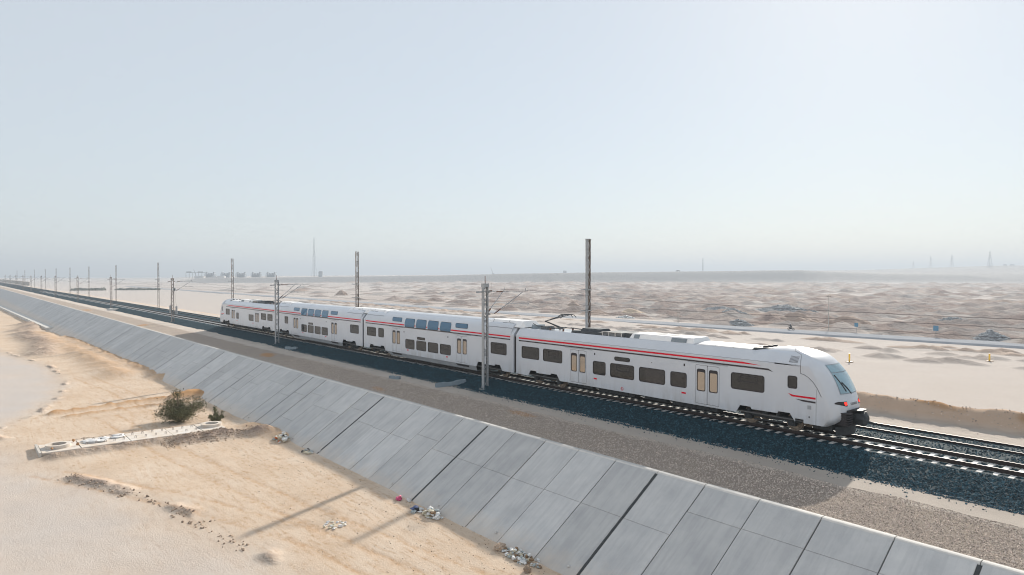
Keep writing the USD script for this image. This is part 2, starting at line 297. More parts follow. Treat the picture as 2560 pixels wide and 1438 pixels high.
raw('lamp_dim', {'e': ('emission', {'color': (1.0, 0.06, 0.05), 'strength': 1.0})}, [], surface='e.emission')
def glass(name, tint, rough=0.02, ior=1.5, reflect=None):
    raw(name, {'t': ('transparent_bsdf', {'color': tint}), 'g': ('glossy_bsdf', {'color': (0.9, 0.95, 1.0), 'roughness': rough}), 'f': ('fresnel', {'IOR': ior}), 'm': ('mix_closure', {})},
        [('f.fac', 'm.fac'), ('t.BSDF', 'm.closure1'), ('g.BSDF', 'm.closure2')], surface='m.closure')
glass('window_glass', (0.22, 0.205, 0.21), ior=1.55)
raw('door_glass', {'p': ('principled_bsdf', {'base_color': (0.29, 0.255, 0.215), 'metallic': 0.85, 'roughness': 0.07})}, [], surface='p.BSDF')
raw('upper_glass', {'p': ('principled_bsdf', {'base_color': (0.008, 0.06, 0.115), 'roughness': 0.04, 'specular_ior_level': 0.8, 'coat_weight': 0.4})}, [], surface='p.BSDF')  # blue base colour stands in for mirrored sky
raw('windscreen_glass', {'p': ('principled_bsdf', {'base_color': (0.16, 0.26, 0.30), 'roughness': 0.06, 'metallic': 0.25, 'specular_ior_level': 0.9, 'coat_weight': 0.6})}, [], surface='p.BSDF')  # pale cyan base paints in the sky reflected by the glass

# ------------------------------------------------------------------ terrain: one sheet, polar grid round the viewpoint, finer near it
def azimuth_rows():
    a = np.linspace(-46, 46, 860)
    out = np.concatenate([np.linspace(-180, -46, 34)[:-1], a, np.linspace(46, 180, 34)[1:-1]])
    r = [9.0]
    while r[-1] < 9000:
        x = r[-1]
        r.append(x * (1.0056 if x < 75 else 1.0085 if x < 150 else 1.0042 if x < 620 else 1.0085 if x < 1600 else 1.05))
    return np.radians(out), np.array(r)
AZ, RR = azimuth_rows()
A2, R2 = np.meshgrid(AZ, RR)
GX = CAM[0] + R2 * (F0[0] * np.cos(A2) + RIGHT[0] * np.sin(A2))
GY = CAM[1] + R2 * (F0[1] * np.cos(A2) + RIGHT[1] * np.sin(A2))
GX, GY, GR, GA = GX.ravel(), GY.ravel(), R2.ravel(), np.degrees(A2.ravel())

def near_base(x, y):
    z = -4.47 + np.interp(-x, [-60, 40, 95, 155, 336, 500], [0.15, 0.0, -0.5, -0.9, -2.0, -2.2])
    return z
Z = np.where(GY < 0, near_base(GX, GY), -6.5)
soil, pale, grey, orange = (np.zeros_like(Z) for _ in range(4))
near = GY < -8
Z += np.where(near, 0.30 * fbm2(GX, GY, 14, 4, 1) + 0.10 * fbm2(GX, GY, 1.8, 4, 2), 0)
Z += np.where(~near, 0.9 * fbm2(GX, GY, 60, 4, 3) + 0.25 * fbm2(GX, GY, 6, 4, 4), 0)
# compacted pale yards on the near side
arc = Polygon([(-330, -34), (-108, -29), (-77, -24.8), (-58, -25.0), (-45.6, -26.9), (-36.7, -29.4), (-31.8, -31.6), (-25, -36), (-25, -90), (-330, -90)])
yard = Polygon([(-30, -34), (-10.7, -29.9), (-8.1, -29.3), (-0.5, -26.4), (4.3, -25.8), (10.2, -24.7), (20, -23.5), (40, -22), (40, -70), (-30, -70)])
from shapely import contains_xy, distance, points
def inside_soft(poly, w):
    sel = (GY < -14) & (GR < 420)
    d = np.full(len(GX), -99.0)
    pts = points(GX[sel], GY[sel]); dd = distance(poly.boundary, pts)
    d[sel] = np.where(contains_xy(poly, GX[sel], GY[sel]), dd, -dd)
    return d
d_arc, d_yard = inside_soft(arc, 1), inside_soft(yard, 1)
wob = 1.0 * fbm2(GX, GY, 2.5, 4, 9)
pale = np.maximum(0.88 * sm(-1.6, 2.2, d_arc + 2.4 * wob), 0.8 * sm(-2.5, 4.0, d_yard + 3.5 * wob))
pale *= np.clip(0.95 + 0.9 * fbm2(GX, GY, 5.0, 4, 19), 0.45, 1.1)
Z -= 0.06 * sm(-0.8, 0.9, d_arc) + 0.05 * sm(-1.5, 1.5, d_yard)
edge = np.exp(-((d_yard + 0.25 + wob) / 0.45) ** 2) * sm(0.45, 0.62, fbm2(GX, GY, 3.0, 3, 11) + 0.5)
edge *= sm(0.50, 0.62, fbm2(GX, GY, 5.0, 2, 12) + 0.5)
Z += 0.15 * edge; soil = np.maximum(soil, 0.6 * edge)
edge2 = np.exp(-((d_arc + 0.3) / 0.3) ** 2)
edge2 *= 0.7 * sm(0.50, 0.64, fbm2(GX, GY, 2.2, 3, 13) + 0.5); Z += 0.07 * edge2; soil = np.maximum(soil, 0.5 * edge2)
# windrow of orange soil, spoil against the toe, mounds further left
def ridge(pts, w, h, attr=None, amt=0.8, jag=0.5, seed=0, sel=None):
    global Z
    pts = np.asarray(pts, float); d = np.full(len(GX), 1e9)
    lo, hi = pts.min(0) - 5 * w, pts.max(0) + 5 * w
    m = (GX > lo[0]) & (GX < hi[0]) & (GY > lo[1]) & (GY < hi[1])
    for a, b in zip(pts[:-1], pts[1:]):
        ab = b - a; t = np.clip(((GX[m] - a[0]) * ab[0] + (GY[m] - a[1]) * ab[1]) / (ab @ ab), 0, 1)
        d[m] = np.minimum(d[m], np.hypot(GX[m] - a[0] - t * ab[0], GY[m] - a[1] - t * ab[1]))
    nz = 1 + jag * 2 * fbm2(GX[m], GY[m], w * 1.1, 4, seed)
    k = np.exp(-(d[m] / w) ** 2) * nz
    Z[m] += h * k
    if attr is not None: attr[m] = np.maximum(attr[m], np.clip(amt * k * 1.2, 0, 1))
ridge([(-34.0, -28.5), (-35.4, -24), (-36.2, -20), (-36, -15.5)], 0.45, 0.34, orange, 0.9, 0.7, 21)
ridge([(-31.8, -27.5), (-33.0, -22), (-33.3, -16)], 0.4, 0.20, orange, 0.7, 0.8, 22)
ridge([(-35.5, -17.5), (-35.5, -14.8)], 0.9, 0.5, orange, 0.9, 0.6, 23)
ridge([(-52, -15.3), (-75, -15.8), (-100, -16.2), (-130, -16.6)], 1.2, 0.5, orange, 0.45, 0.9, 24)
ridge([(-58, -19), (-80, -18.5), (-110, -19), (-150, -20)], 2.2, 0.55, orange, 0.35, 0.9, 25)
ridge([(-95, -24), (-120, -22), (-150, -23)], 2.2, 0.6, soil, 0.4, 0.8, 26)
ridge([(-160, -22), (-175, -18.5), (-190, -19)], 3, 0.8, soil, 0.4, 0.8, 29)
ridge([(-17.5, -16.2), (-14, -15.8), (-12, -15.8)], 0.9, 0.35, orange, 0.3, 0.7, 27)
ridge([(-15.5, -22), (-15.2, -18), (-14, -16.6)], 0.8, 0.45, soil, 0.6, 0.9, 28)
ridge([(-16.3, -30), (-16.4, -24), (-16.2, -19)], 0.6, 0.30, soil, 0.35, 0.9, 30)
ridge([(-20.3, -29), (-20.4, -24), (-20.3, -18.5)], 0.5, 0.22, soil, 0.2, 0.9, 33)
# wheel tracks on the near sand: shallow paired ruts
for pts in ([(-12, -30), (0, -24.5), (10, -21), (22, -19.5)], [(-30, -24), (-12, -22.5), (4, -20.5), (18, -18)], [(-40, -22), (-30, -21), (-22, -22.5)], [(-60, -22), (-45, -20.5), (-30, -20)]):
    for off in (0, 1.7):
        q = [(a, b - off) for a, b in pts]
        ridge(q, 0.20, -0.010, orange, 0.26, 2.6, 31)
# far plain: spoil ridges by the road and fields of tipped mounds
far = (GY > 30) & (GR < 1330) & (np.abs(GA) < 46)
fi = np.nonzero(far)[0]
tree = cKDTree(np.stack([GX[fi], GY[fi]], 1))
def mound(x, y, r, h, sl=0.0, gy=0.0, ex=1.0, rot=0.0, od=0.0):
    ii = fi[tree.query_ball_point((x, y), r * max(ex, 1) * 1.15)]
    if not len(ii): return
    c, s = math.cos(rot), math.sin(rot)
    dx, dy = GX[ii] - x, GY[ii] - y
    u, v = (dx * c + dy * s) / (r * ex), (-dx * s + dy * c) / r
    q = np.sqrt(u * u + v * v) + 0.22 * fbm2(GX[ii], GY[ii], r * 0.55, 3, int(x) & 31)
    k = np.clip(1 - q, 0, 1); k = k ** RNG.uniform(0.75, 1.15)
    Z[ii] = np.maximum(Z[ii], -6.5 + h * k * (1 + 0.9 * fbm2(GX[ii], GY[ii], 2.0, 4, int(y) & 31)) + 0.3 * (Z[ii] + 6.5))
    w = np.clip(k * 4, 0, 1)
    soil[ii] = np.maximum(soil[ii], sl * w); grey[ii] = np.maximum(grey[ii], gy * w); orange[ii] = np.maximum(orange[ii], od * w)
for i in range(560):                                   # broken windrows between the railway and the road
    k = i % 3
    x = RNG.uniform(-330, 40); yb = (95, 106, 117)[k] + (0 if x > -100 else (-100 - x) * 0.02) + RNG.normal(0, 1.6)
    if k == 0 and RNG.random() < 0.6: continue
    if float(fbm2(np.array(x), np.array(yb * 0.2 + k * 40), 14, 3, 15)) < -0.13: continue
    mound(x, yb, RNG.uniform(1.1, 2.6), RNG.uniform(0.3, 0.85), RNG.uniform(0.05, 0.35), RNG.uniform(0, 0.6) if k < 2 else 0.0, RNG.uniform(1.0, 2.0), 0.07 + RNG.normal(0, 0.25), 0.35 if k == 2 else 0.1)
cl = RNG.uniform(0, 1, (400, 2))
n_m = 0
for _ in range(17000):
    rr = math.exp(RNG.uniform(math.log(175), math.log(1290)))
    az = RNG.uniform(-43, 43)
    x = CAM[0] + rr * (F0[0] * math.cos(math.radians(az)) + RIGHT[0] * math.sin(math.radians(az)))
    y = CAM[1] + rr * (F0[1] * math.cos(math.radians(az)) + RIGHT[1] * math.sin(math.radians(az)))
    if y < 142: continue
    dens = np.interp(az, [-43, -22, -12, -3, 8, 43], [0.0, 0.04, 0.12, 0.5, 0.85, 1.0])
    dens *= 0.12 + 2.6 * max(0, float(fbm2(np.array(x), np.array(y), 60, 4, 5)) + 0.26)
    if RNG.random() > dens * np.interp(rr, [175, 300, 1290], [0.45, 0.9, 0.9]): continue
    r = (1.5 + 4.6 * RNG.random() ** 1.6) * np.interp(rr, [175, 1290], [1.0, 2.2])
    t = RNG.random()
    mound(x, y, r, r * RNG.uniform(0.13, 0.36), RNG.uniform(0.3, 0.95) if t < 0.75 else 0.1, RNG.uniform(0.2, 0.6) if t > 0.78 else 0.0, RNG.uniform(1, 1.7), RNG.uniform(0, 3.1), 0.4 if t < 0.1 else 0)
    n_m += 1
pat = sm(-0.16, 0.14, fbm2(GX, GY, 70, 5, 6)) * ((GY > 140) & (GR < 1330)) * np.interp(GA, [-43, -15, 5], [0.25, 0.5, 1.0])
soil = np.maximum(soil, 0.62 * pat * (0.75 + 0.9 * fbm2(GX, GY, 9, 4, 16)))
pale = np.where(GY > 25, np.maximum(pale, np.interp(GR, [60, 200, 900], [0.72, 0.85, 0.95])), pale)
# levelled plateau on the horizon and the long rise at the right
px = 1280 + 1707 * np.tan(np.radians(np.clip(GA, -44, 44)))
H = np.interp(px, [0, 430, 500, 800, 1120, 1250, 1500, 1750, 2000, 2060, 2200, 2560], [-6.5, -6.5, 0.4, 2.8, 6, 9.1, 12.3, 14.3, 16.7, 14.5, 10.0, 6.0])
t = sm(1260, 1345, GR * np.cos(np.radians(np.clip(GA, -44, 44))))
Z += np.where(GR > 1100, t * (H + 6.5), 0)
grey = np.maximum(grey, 0.85 * sm(1245, 1275, GR) * sm(420, 520, px) * sm(2200, 1960, px) * (GR < 1500))
grey = np.maximum(grey, 0.8 * sm(1250, 1500, GR) * sm(1950, 2100, px) * (0.75 + 0.9 * fbm2(GX, GY, 160, 4, 77)))  # haze over the far right rise put into the ground as grey
H2 = np.interp(px, [1900, 2100, 2300, 2480, 2560], [0, 10, 22, 31, 32])
Z += sm(1500, 2900, GR) * np.where(np.abs(GA) < 46, H2, 0)
Z -= sm(3200, 6000, GR) * 20
nr, nc = R2.shape
idx = np.arange(nr * nc).reshape(nr, nc)
a, b = idx[:-1], idx[1:]
an, bn = np.roll(a, -1, 1), np.roll(b, -1, 1)
faces = np.stack([a.ravel(), an.ravel(), bn.ravel(), b.ravel()], 1)[:, ::-1]
V = np.stack([GX, GY, Z], 1)
# close the middle below the viewpoint
c0 = len(V); V = np.vstack([V, [CAM[0], CAM[1], -4.6]])
first = idx[0]
fan = np.stack([np.full(nc, c0), np.roll(first, -1), first], 1)[:, ::-1]
tri = np.vstack([faces[:, [0, 1, 2]], faces[:, [0, 2, 3]], fan])
nrm = np.cross(V[tri[0, 1]] - V[tri[0, 0]], V[tri[0, 2]] - V[tri[0, 0]])
if nrm[2] < 0: tri = tri[:, ::-1]
app = lambda q: np.append(q, 0)
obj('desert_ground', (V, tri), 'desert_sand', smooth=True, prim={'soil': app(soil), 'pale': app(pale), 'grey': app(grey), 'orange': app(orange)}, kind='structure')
GT = cKDTree(np.stack([GX, GY], 1)[(GR < 420)])
GZ = Z[(GR < 420)]
def gz(x, y): return float(GZ[GT.query((x, y))[1]])

# ------------------------------------------------------------------ railway embankment
XA, XB = 62.0, -1100.0
def strip(profile_y, zfun, xs, name, look, kind='structure', parent='/World', prim=None):
    X, Y = np.meshgrid(xs, profile_y, indexing='ij')
    Zs = zfun(X, Y)
    n, m = X.shape; i = np.arange(n * m).reshape(n, m)
    f = np.stack([i[:-1, :-1].ravel(), i[1:, :-1].ravel(), i[1:, 1:].ravel(), i[:-1, 1:].ravel()], 1)
    v = np.stack([X.ravel(), Y.ravel(), Zs.ravel()], 1)
    f3 = np.vstack([f[:, [0, 1, 2]], f[:, [0, 2, 3]]])
    if np.cross(v[f3[0, 1]] - v[f3[0, 0]], v[f3[0, 2]] - v[f3[0, 0]])[2] < 0: f3 = f3[:, ::-1]
    return obj(name, (v, f3), look, parent, smooth=True, kind=kind, prim={'tint': prim(X, Y).ravel()} if prim else None)
xs = np.concatenate([np.arange(62, -60, -0.14), np.arange(-60, -160, -0.5), np.arange(-160, -1101, -6)])
TOPY, TOPZ = -10.06, -0.93
def z_shoulder(X, Y):
    z = np.interp(Y, [-10.5, -10.0, -6.0, -3.2, 0, 5.0, 6.5, 11.0, 13.0, 14.2, 23.5], [-1.02, -0.97, -0.84, -0.76, -0.75, -0.78, -0.85, -0.9, -1.15, -1.9, -8.0])
    berm = sm(8, 17, X) * np.exp(-((Y - 12.9 - 0.4 * fbm2(X, Y * 0, 6, 2, 41)) / 1.15) ** 2)
    z = z + berm * (1.38 + 0.7 * fbm2(X, Y, 2.2, 4, 42))
    rough = np.interp(Y, [-10.3, -9.8, -6.2, -5.4, 9, 11, 20], [0.01, 0.09, 0.09, 0.03, 0.05, 0.22, 0.25])
    return z + rough * fbm2(X, Y, 0.45, 3, 43) + 0.10 * fbm2(X, Y, 5, 3, 44) * (np.abs(Y) > 5)
ys = np.concatenate([[-10.12], np.linspace(-10.05, -4, 44), [-3, -1, 2, 4.5], np.linspace(5, 15, 46), [17, 20, 23.5]])
def orange_tint(X, Y):
    n = fbm2(X, Y, 0.8, 4, 61)
    t = 0 * X
    for cx, cy, l, w in ((-37.5, -7.6, 2.4, 1.3), (-98.5, -8.4, 2.6, 1.3), (6.5, -6.6, 2.0, 0.6), (-9, -8.8, 1.4, 0.5), (30, 12.3, 1.6, 0.5), (24.5, 12.6, 1.8, 0.5), (36, 12.4, 1.5, 0.6), (-165, -8.4, 2.6, 1.3), (-205, -8.5, 3, 1.3)):
        u = (X - cx) + 0.9 * (Y - cy)
        t = np.maximum(t, sm(1.0, 0.3, np.hypot(u / l, (Y - cy) / w) + 1.1 * n))
    return t
strip(ys, z_shoulder, xs, 'embankment_shoulder', 'shoulder_gravel', prim=orange_tint)
def z_ballast(X, Y):
    wob = 0.35 * fbm2(X, Y * 0, 2.2, 3, 51) + 0.22 * fbm2(X, Y * 0, 0.5, 2, 52)
    z = np.interp(Y, [-4.3, -3.85, -1.75, -1.12, 0.0, 1.2, 1.9, 2.3, 3.05, 3.8, 4.55, 5.0, 6.0], [-1.0, -0.80, -0.215, -0.195, -0.25, -0.245, -0.20, -0.16, -0.10, -0.11, -0.10, -0.15, -1.0])
    lower = sm(-1.9, -3.8, Y)
    return z + lower * wob * 0.55 + 0.07 * fbm2(X, Y, 0.16, 3, 53) + 0.06 * fbm2(X, Y, 0.7, 2, 54) * (Y < -1.5)
yb = np.concatenate([np.linspace(-4.3, -1.5, 36), np.linspace(-1.4, 1.6, 22), np.linspace(1.8, 5.0, 24), [5.3, 5.6, 6.0]])
xb = np.concatenate([np.arange(62, -45, -0.09), np.arange(-45, -160, -0.4), np.arange(-160, -1101, -6)])
strip(yb, z_ballast, xb, 'ballast_bed', 'ballast_look')

# backing of the lined slope, then the panels one by one
SL = 1.56
def slope_pt(s, x=0):                                     # s: metres of height below the top edge
    return TOPY - 0.10 - SL * s, TOPZ - s
def toe_drop(x): return 4.4 if x > -60 else np.interp(-x, [60, 155, 336, 700], [4.5, 5.2, 6.2, 6.6])
m = MB()
xs_b = np.arange(62, -660, -6.0)
for xa, xe in zip(xs_b[:-1], xs_b[1:]):
    y0, z0 = slope_pt(-0.02); y1, z1 = slope_pt(toe_drop(xe) + 0.3)
    off = np.array([0, 0.083, -0.055 * 1.2])
    m.add(np.array([(xa, y0, z0), (xa, y1, z1), (xe, y1, z1), (xe, y0, z0)]) + off, [[0, 3, 2, 1]])
m.build('slope_bed', 'joint_mortar', kind='structure')
lining = thing('slope_lining', 'long grey concrete slab lining down the near embankment slope', 'slope lining', (0, 0, 0), kind='structure')
nvec = np.array([0, -1, SL]) / math.hypot(1, SL)
PW, P0 = 2.592, 20.42
def slab(mb, x0, x1, s0, s1, rise, bev=0.012):
    th = 0.075
    c = []
    for x, s in ((x0, s0), (x1, s0), (x1, s1), (x0, s1)):
        y, z = slope_pt(s); c.append((x, y, z))
    c = np.array(c); ctr = c.mean(0)
    top = c + nvec * rise; rim = c + nvec * (rise - bev); low = c - nvec * (th - rise)
    top = top + (ctr - c) / np.linalg.norm(ctr - c, axis=1)[:, None] * bev * 1.4
    v = np.vstack([top, rim, low])
    f = [[0, 3, 2, 1]] + [[i, (i + 1) % 4, 4 + (i + 1) % 4, 4 + i] for i in range(4)] + [[4 + i, 4 + (i + 1) % 4, 8 + (i + 1) % 4, 8 + i] for i in range(4)]
    f = [q[::-1] for q in f]
    mb.add(v, f)
count = 0
rest, fillers = MB(), []
for k in range(-16, 262):
    xr, xl = P0 - k * PW, P0 - (k + 1) * PW
    if xl < -640: break
    dark = (k % 5 == 0)
    g = 0.075 if dark else 0.024
    gl = 0.075 if ((k + 1) % 5 == 0) else 0.024
    D = toe_drop(xl); tone = int(RNG.integers(0, 5)); strip_rise = 0.008 + RNG.uniform(-0.012, 0.016)
    mid = 1.55 if k < 4 else RNG.choice([1.55, 1.5, 1.0, 2.0, 1.2, 2.4]) if k > 5 else 1.55
    if k < -1: mid = 0.82
    if k > 12 and RNG.random() < 0.22: cuts = [0, RNG.uniform(0.7, 1.3), RNG.uniform(1.9, 2.7), D]
    else: cuts = [0, mid, D]
    for a_, b_ in zip(cuts[:-1], cuts[1:]):
        mb = MB() if count < 296 else rest
        slab(mb, xl + gl, xr - g, a_ + 0.0025, b_ - 0.0025, strip_rise + RNG.uniform(-0.001, 0.001))
        if count < 296: mb.build('panel', 'panel_concrete_%d' % tone, lining)
        count += 1
    if dark and k < 70:
        y0, z0 = slope_pt(0.02); y1, z1 = slope_pt(D)
        q = MB(); n = 26; ss = np.linspace(0.03, D, n); w = 0.062 + 0.028 * np.array([RNG.uniform(-1, 1) for _ in range(n)])
        v = []
        for s_, w_ in zip(ss, w):
            y, z = slope_pt(s_)
            for sg in (-1, 1): v.append(np.array([xr + sg * w_ + 0.006 * RNG.uniform(-1, 1), y, z]) + nvec * 0.009)
        f = [[2 * i, 2 * i + 1, 2 * i + 3, 2 * i + 2] for i in range(n - 1)]
        q.add(v, f)
        q.build('joint_seal', 'joint_filler', lining)
if rest.n: rest.build('far_panels', 'panel_concrete_2', lining, kind='stuff')
# rounded concrete kerb along the top of the slope, one length per panel strip
kerb = thing('slope_kerb', 'pale rounded concrete kerb along the top edge of the slab slope', 'kerb', kind='structure')
kc, krest = 0, MB()
for k in range(-16, 250):
    xr, xl = P0 - k * PW - 0.012, P0 - (k + 1) * PW + 0.012
    mb = MB() if kc < 120 else krest
    jit = 0.03 * RNG.uniform(-1, 1)
    prof = [(TOPY + 0.22, TOPZ - 0.12), (TOPY + 0.19 + jit, TOPZ + 0.06), (TOPY + 0.03, TOPZ + 0.07), (TOPY - 0.05, TOPZ + 0.055), (TOPY - 0.09, TOPZ + 0.01), (TOPY - 0.125, TOPZ - 0.045), (TOPY - 0.10, TOPZ - 0.12)]
    v = [(xr, y, z) for y, z in prof] + [(xl, y, z) for y, z in prof]; n = len(prof)
    mb.add(v, [[i, i + 1, n + i + 1, n + i] for i in range(n - 1)] + [[0, n, 2 * n - 1, n - 1]])
    if kc < 120: mb.build('kerb_stone', 'kerb_concrete', kerb)
    kc += 1
krest.build('far_kerb', 'kerb_concrete', kerb, kind='stuff')
# weep pipes near the foot of the slope
for i, xw in enumerate(np.arange(29.8, -34, -5.02)):
    y, z = slope_pt(3.22 if xw > -5 else 3.3)
    m = MB(); p = np.array([xw, y, z]); m.cyl(p - nvec * 0.05, p + nvec * 0.03 + np.array([0, -0.10, 0]), 0.05, n=8)
    m.build('weep_pipe', 'kerb_concrete', lining)
# pale concrete toe beam at the far left
m = MB()
for xa in np.arange(-160, -420, -6.0):
    zt = float(near_base(np.array(xa), 0)) + 0.75; y, z = slope_pt(TOPZ - zt)
    m.box((xa - 5.97, y - 1.7, zt - 0.9), (xa, y + 0.1, zt))
m.build('toe_beam', 'kerb_concrete', label='pale concrete toe beam at the foot of the far left slope', cat='toe beam', kind='structure')

# ------------------------------------------------------------------ tracks
RAILP = np.array([(-0.075, -0.172), (0.075, -0.172), (0.075, -0.16), (0.012, -0.14), (0.010, -0.045), (0.036, -0.036), (0.036, -0.004), (-0.036, -0.004), (-0.036, -0.036), (-0.010, -0.045), (-0.012, -0.14), (-0.075, -0.16)])
def rail(y, parent):
    n = len(RAILP); xr = [XA, -40, -160, XB]
    v = [(x, y + a, b) for x in xr for a, b in RAILP]
    f = [[r * n + i, r * n + (i + 1) % n, (r + 1) * n + (i + 1) % n, (r + 1) * n + i] for r in range(len(xr) - 1) for i in range(n)]
    p = obj('rail', MBm(v, f), 'rail_steel', parent)
    m = MB(); m.box((XB, y - 0.026, -0.004), (XA, y + 0.026, 0.0)); m.build('running_surface', 'rail_top', p)
def MBm(v, f):
    m = MB().add(v, f); return (np.vstack(m.v), np.vstack(m.f))
track = thing('railway_track', 'near railway track on white concrete sleepers, under the train', 'railway track', kind='structure')
for y in (-0.7535, 0.7535): rail(y, track)
def sleeper_mesh(mb, x):
    prof = [(-1.3, -0.195), (-1.05, -0.18), (-0.5, -0.176), (-0.3, -0.19), (0.3, -0.19), (0.5, -0.176), (1.05, -0.18), (1.3, -0.195)]
    v, f = [], []
    for y, z in prof: v += [(x - 0.105, y, z), (x + 0.105, y, z), (x + 0.145, y, z - 0.16), (x - 0.145, y, z - 0.16)]
    for i in range(len(prof) - 1):
        for j in range(4): f.append([4 * i + j, 4 * i + (j + 1) % 4, 4 * i + 4 + (j + 1) % 4, 4 * i + 4 + j])
    f += [[3, 2, 1, 0], [28, 29, 30, 31]]
    mb.add(v, f)
far_s = MB()
for k in range(700):
    x = 36.0 - 0.585 * k
    mb = MB() if k < 290 else far_s
    sleeper_mesh(mb, x)
    if k < 290: mb.build('sleeper', 'sleeper_concrete', track)
far_s.build('far_sleepers', 'sleeper_concrete', track, kind='stuff')
clips = MB()
for k in range(120):
    x = 36.0 - 0.585 * k
    for y in (-0.7535, 0.7535):
        for s in (-1, 1): clips.box((x - 0.045, y + s * 0.085 - 0.03, -0.185), (x + 0.045, y + s * 0.085 + 0.03, -0.145))
clips.build('rail_clips', 'rubber_black', track, kind='stuff')
track2 = thing('railway_track', 'second railway track behind the train, sleepers buried in ballast', 'railway track', kind='structure')
for y in (3.8 - 0.7535, 3.8 + 0.7535): rail(y, track2)

# loose stones
def rock(seed, n=1):
    r = np.random.default_rng(seed); s = trimesh.creation.icosphere(subdivisions=n, radius=0.5)
    v = np.array(s.vertices) * (1 + r.uniform(-0.3, 0.3, (len(s.vertices), 1))) * r.uniform(0.65, 1.1, 3)
    return v, np.array(s.faces)
def scatter(name, look, pos, size, label, cat, seeds, n=0):
    path = '/World/' + numbered('/World', name)
    pi = UsdGeom.PointInstancer.Define(stage, path)
    tg = []
    for i, sd in enumerate(seeds):
        v, f = rock(sd, n); p = path + '/stone' + ('' if i == 0 else '_%03d' % i)
        usdkit.mesh(stage, p, (v, f), LOOK[look]); tg.append(p)
    pi.CreatePrototypesRel().SetTargets(tg)
    k = len(pos)
    pi.CreateProtoIndicesAttr(Vt.IntArray.FromNumpy(RNG.integers(0, len(seeds), k).astype(np.int32)))
    pi.CreatePositionsAttr(Vt.Vec3fArray.FromNumpy(np.asarray(pos, np.float32)))
    pi.CreateScalesAttr(Vt.Vec3fArray.FromNumpy((np.asarray(size)[:, None] * RNG.uniform(0.75, 1.25, (k, 3))).astype(np.float32)))
    q = RNG.normal(size=(k, 4)); q /= np.linalg.norm(q, axis=1)[:, None]
    pi.CreateOrientationsAttr(Vt.QuathArray([Gf.Quath(float(a), float(b), float(c), float(d)) for a, b, c, d in q]))
    tag(path, label, cat, None, 'stuff')
def xdens(n, lo, hi, bias=2.0):
    return hi - (hi - lo) * RNG.random(n) ** bias
n = 56000
X = xdens(n, -45, 38); Y = np.concatenate([RNG.uniform(-4.2, -1.45, int(n * 0.62)), RNG.uniform(-1.1, 1.1, int(n * 0.14)), RNG.uniform(1.1, 5.2, n - int(n * 0.62) - int(n * 0.14))])
RNG.shuffle(Y)
Zb = np.maximum(z_ballast(X, Y), z_shoulder(X, Y)) + 0.008
keep = (np.abs(np.abs(Y) - 0.7535) > 0.11) & (np.abs(np.abs(Y - 3.8) - 0.7535) > 0.10)
keep &= ~((np.abs(Y) < 1.35) & (np.abs(((X - 36.0) / 0.585) - np.round((X - 36.0) / 0.585)) * 0.585 < 0.15))
scatter('ballast_stones', 'ballast_stone', np.stack([X, Y, Zb], 1)[keep], RNG.uniform(0.05, 0.095, n)[keep], 'dark angular ballast stones strewn along both tracks', 'ballast', (1, 2, 3, 4))
n = 1500
X = xdens(n, -60, 38); Y = -3.7 - np.abs(RNG.normal(0, 0.5, n))
scatter('ballast_stones', 'ballast_stone', np.stack([X, Y, z_shoulder(X, Y) + 0.01], 1), RNG.uniform(0.04, 0.08, n), 'stray dark ballast stones spilled on the sandy shoulder', 'ballast', (5, 6, 7))
n = 62000
X = xdens(n, -32, 38, 1.6); Y = np.minimum(RNG.uniform(-9.85, -5.5, n), -5.75 - 0.9 * (fbm2(X, X * 0, 2.0, 3, 88) - 0.1))
scatter('gravel_stones', 'gravel_stone', np.stack([X, Y, z_shoulder(X, Y) + 0.006], 1), RNG.uniform(0.025, 0.062, n), 'brown gravel strewn on the shoulder above the concrete slope', 'gravel', (8, 9, 10, 11))
n = 2600
X = xdens(n, -5, 50, 1.5); Y = 12.9 + RNG.normal(0, 1.0, n)
scatter('berm_stones', 'gravel_stone', np.stack([X, Y, z_shoulder(X, Y) + 0.02], 1), RNG.uniform(0.03, 0.10, n), 'brown stones on the gravel berm beyond the second track', 'gravel', (12, 13, 14))
n = 2400
X = RNG.uniform(-45, 26, n); Y = -15.2 - np.abs(RNG.normal(0, 3.5, n))
scatter('sand_pebbles', 'clod_soil', np.array([(x, y, gz(x, y) + 0.005) for x, y in zip(X, Y)]), RNG.uniform(0.025, 0.08, n) * RNG.random(n) ** 0.6, 'small clods and pebbles littering the foreground sand', 'pebbles', (15, 16, 17))
n = 900
X, Y = -15.2 + RNG.normal(0, 0.7, n), RNG.uniform(-23.5, -16.4, n)
scatter('rubble_stones', 'clod_soil', np.array([(x, y, gz(x, y) + 0.02) for x, y in zip(X, Y)]), RNG.uniform(0.05, 0.2, n) * RNG.random(n) ** 0.5, 'brown stones heaped along the right side of the concrete channel', 'stones', (21, 22, 23))
n = 170
q = 0.05 + 0.95 * np.floor(RNG.random(n) * 7) / 7 + RNG.uniform(-0.045, 0.045, n); bx = np.interp(q, [0, .15, .5, .75, 1], [-10.7, -8.1, -0.5, 4.3, 10.2]); by = np.interp(q, [0, .15, .5, .75, 1], [-29.9, -29.3, -26.4, -25.8, -24.7])
X, Y = bx + RNG.normal(0, 0.35, n), by + RNG.normal(0, 0.25, n)
scatter('dark_clods', 'clod_soil', np.array([(x, y, gz(x, y) + 0.02) for x, y in zip(X, Y)]), RNG.uniform(0.05, 0.17, n), 'broken dark clods along the edge of the pale yard', 'clods', (18, 19, 20))

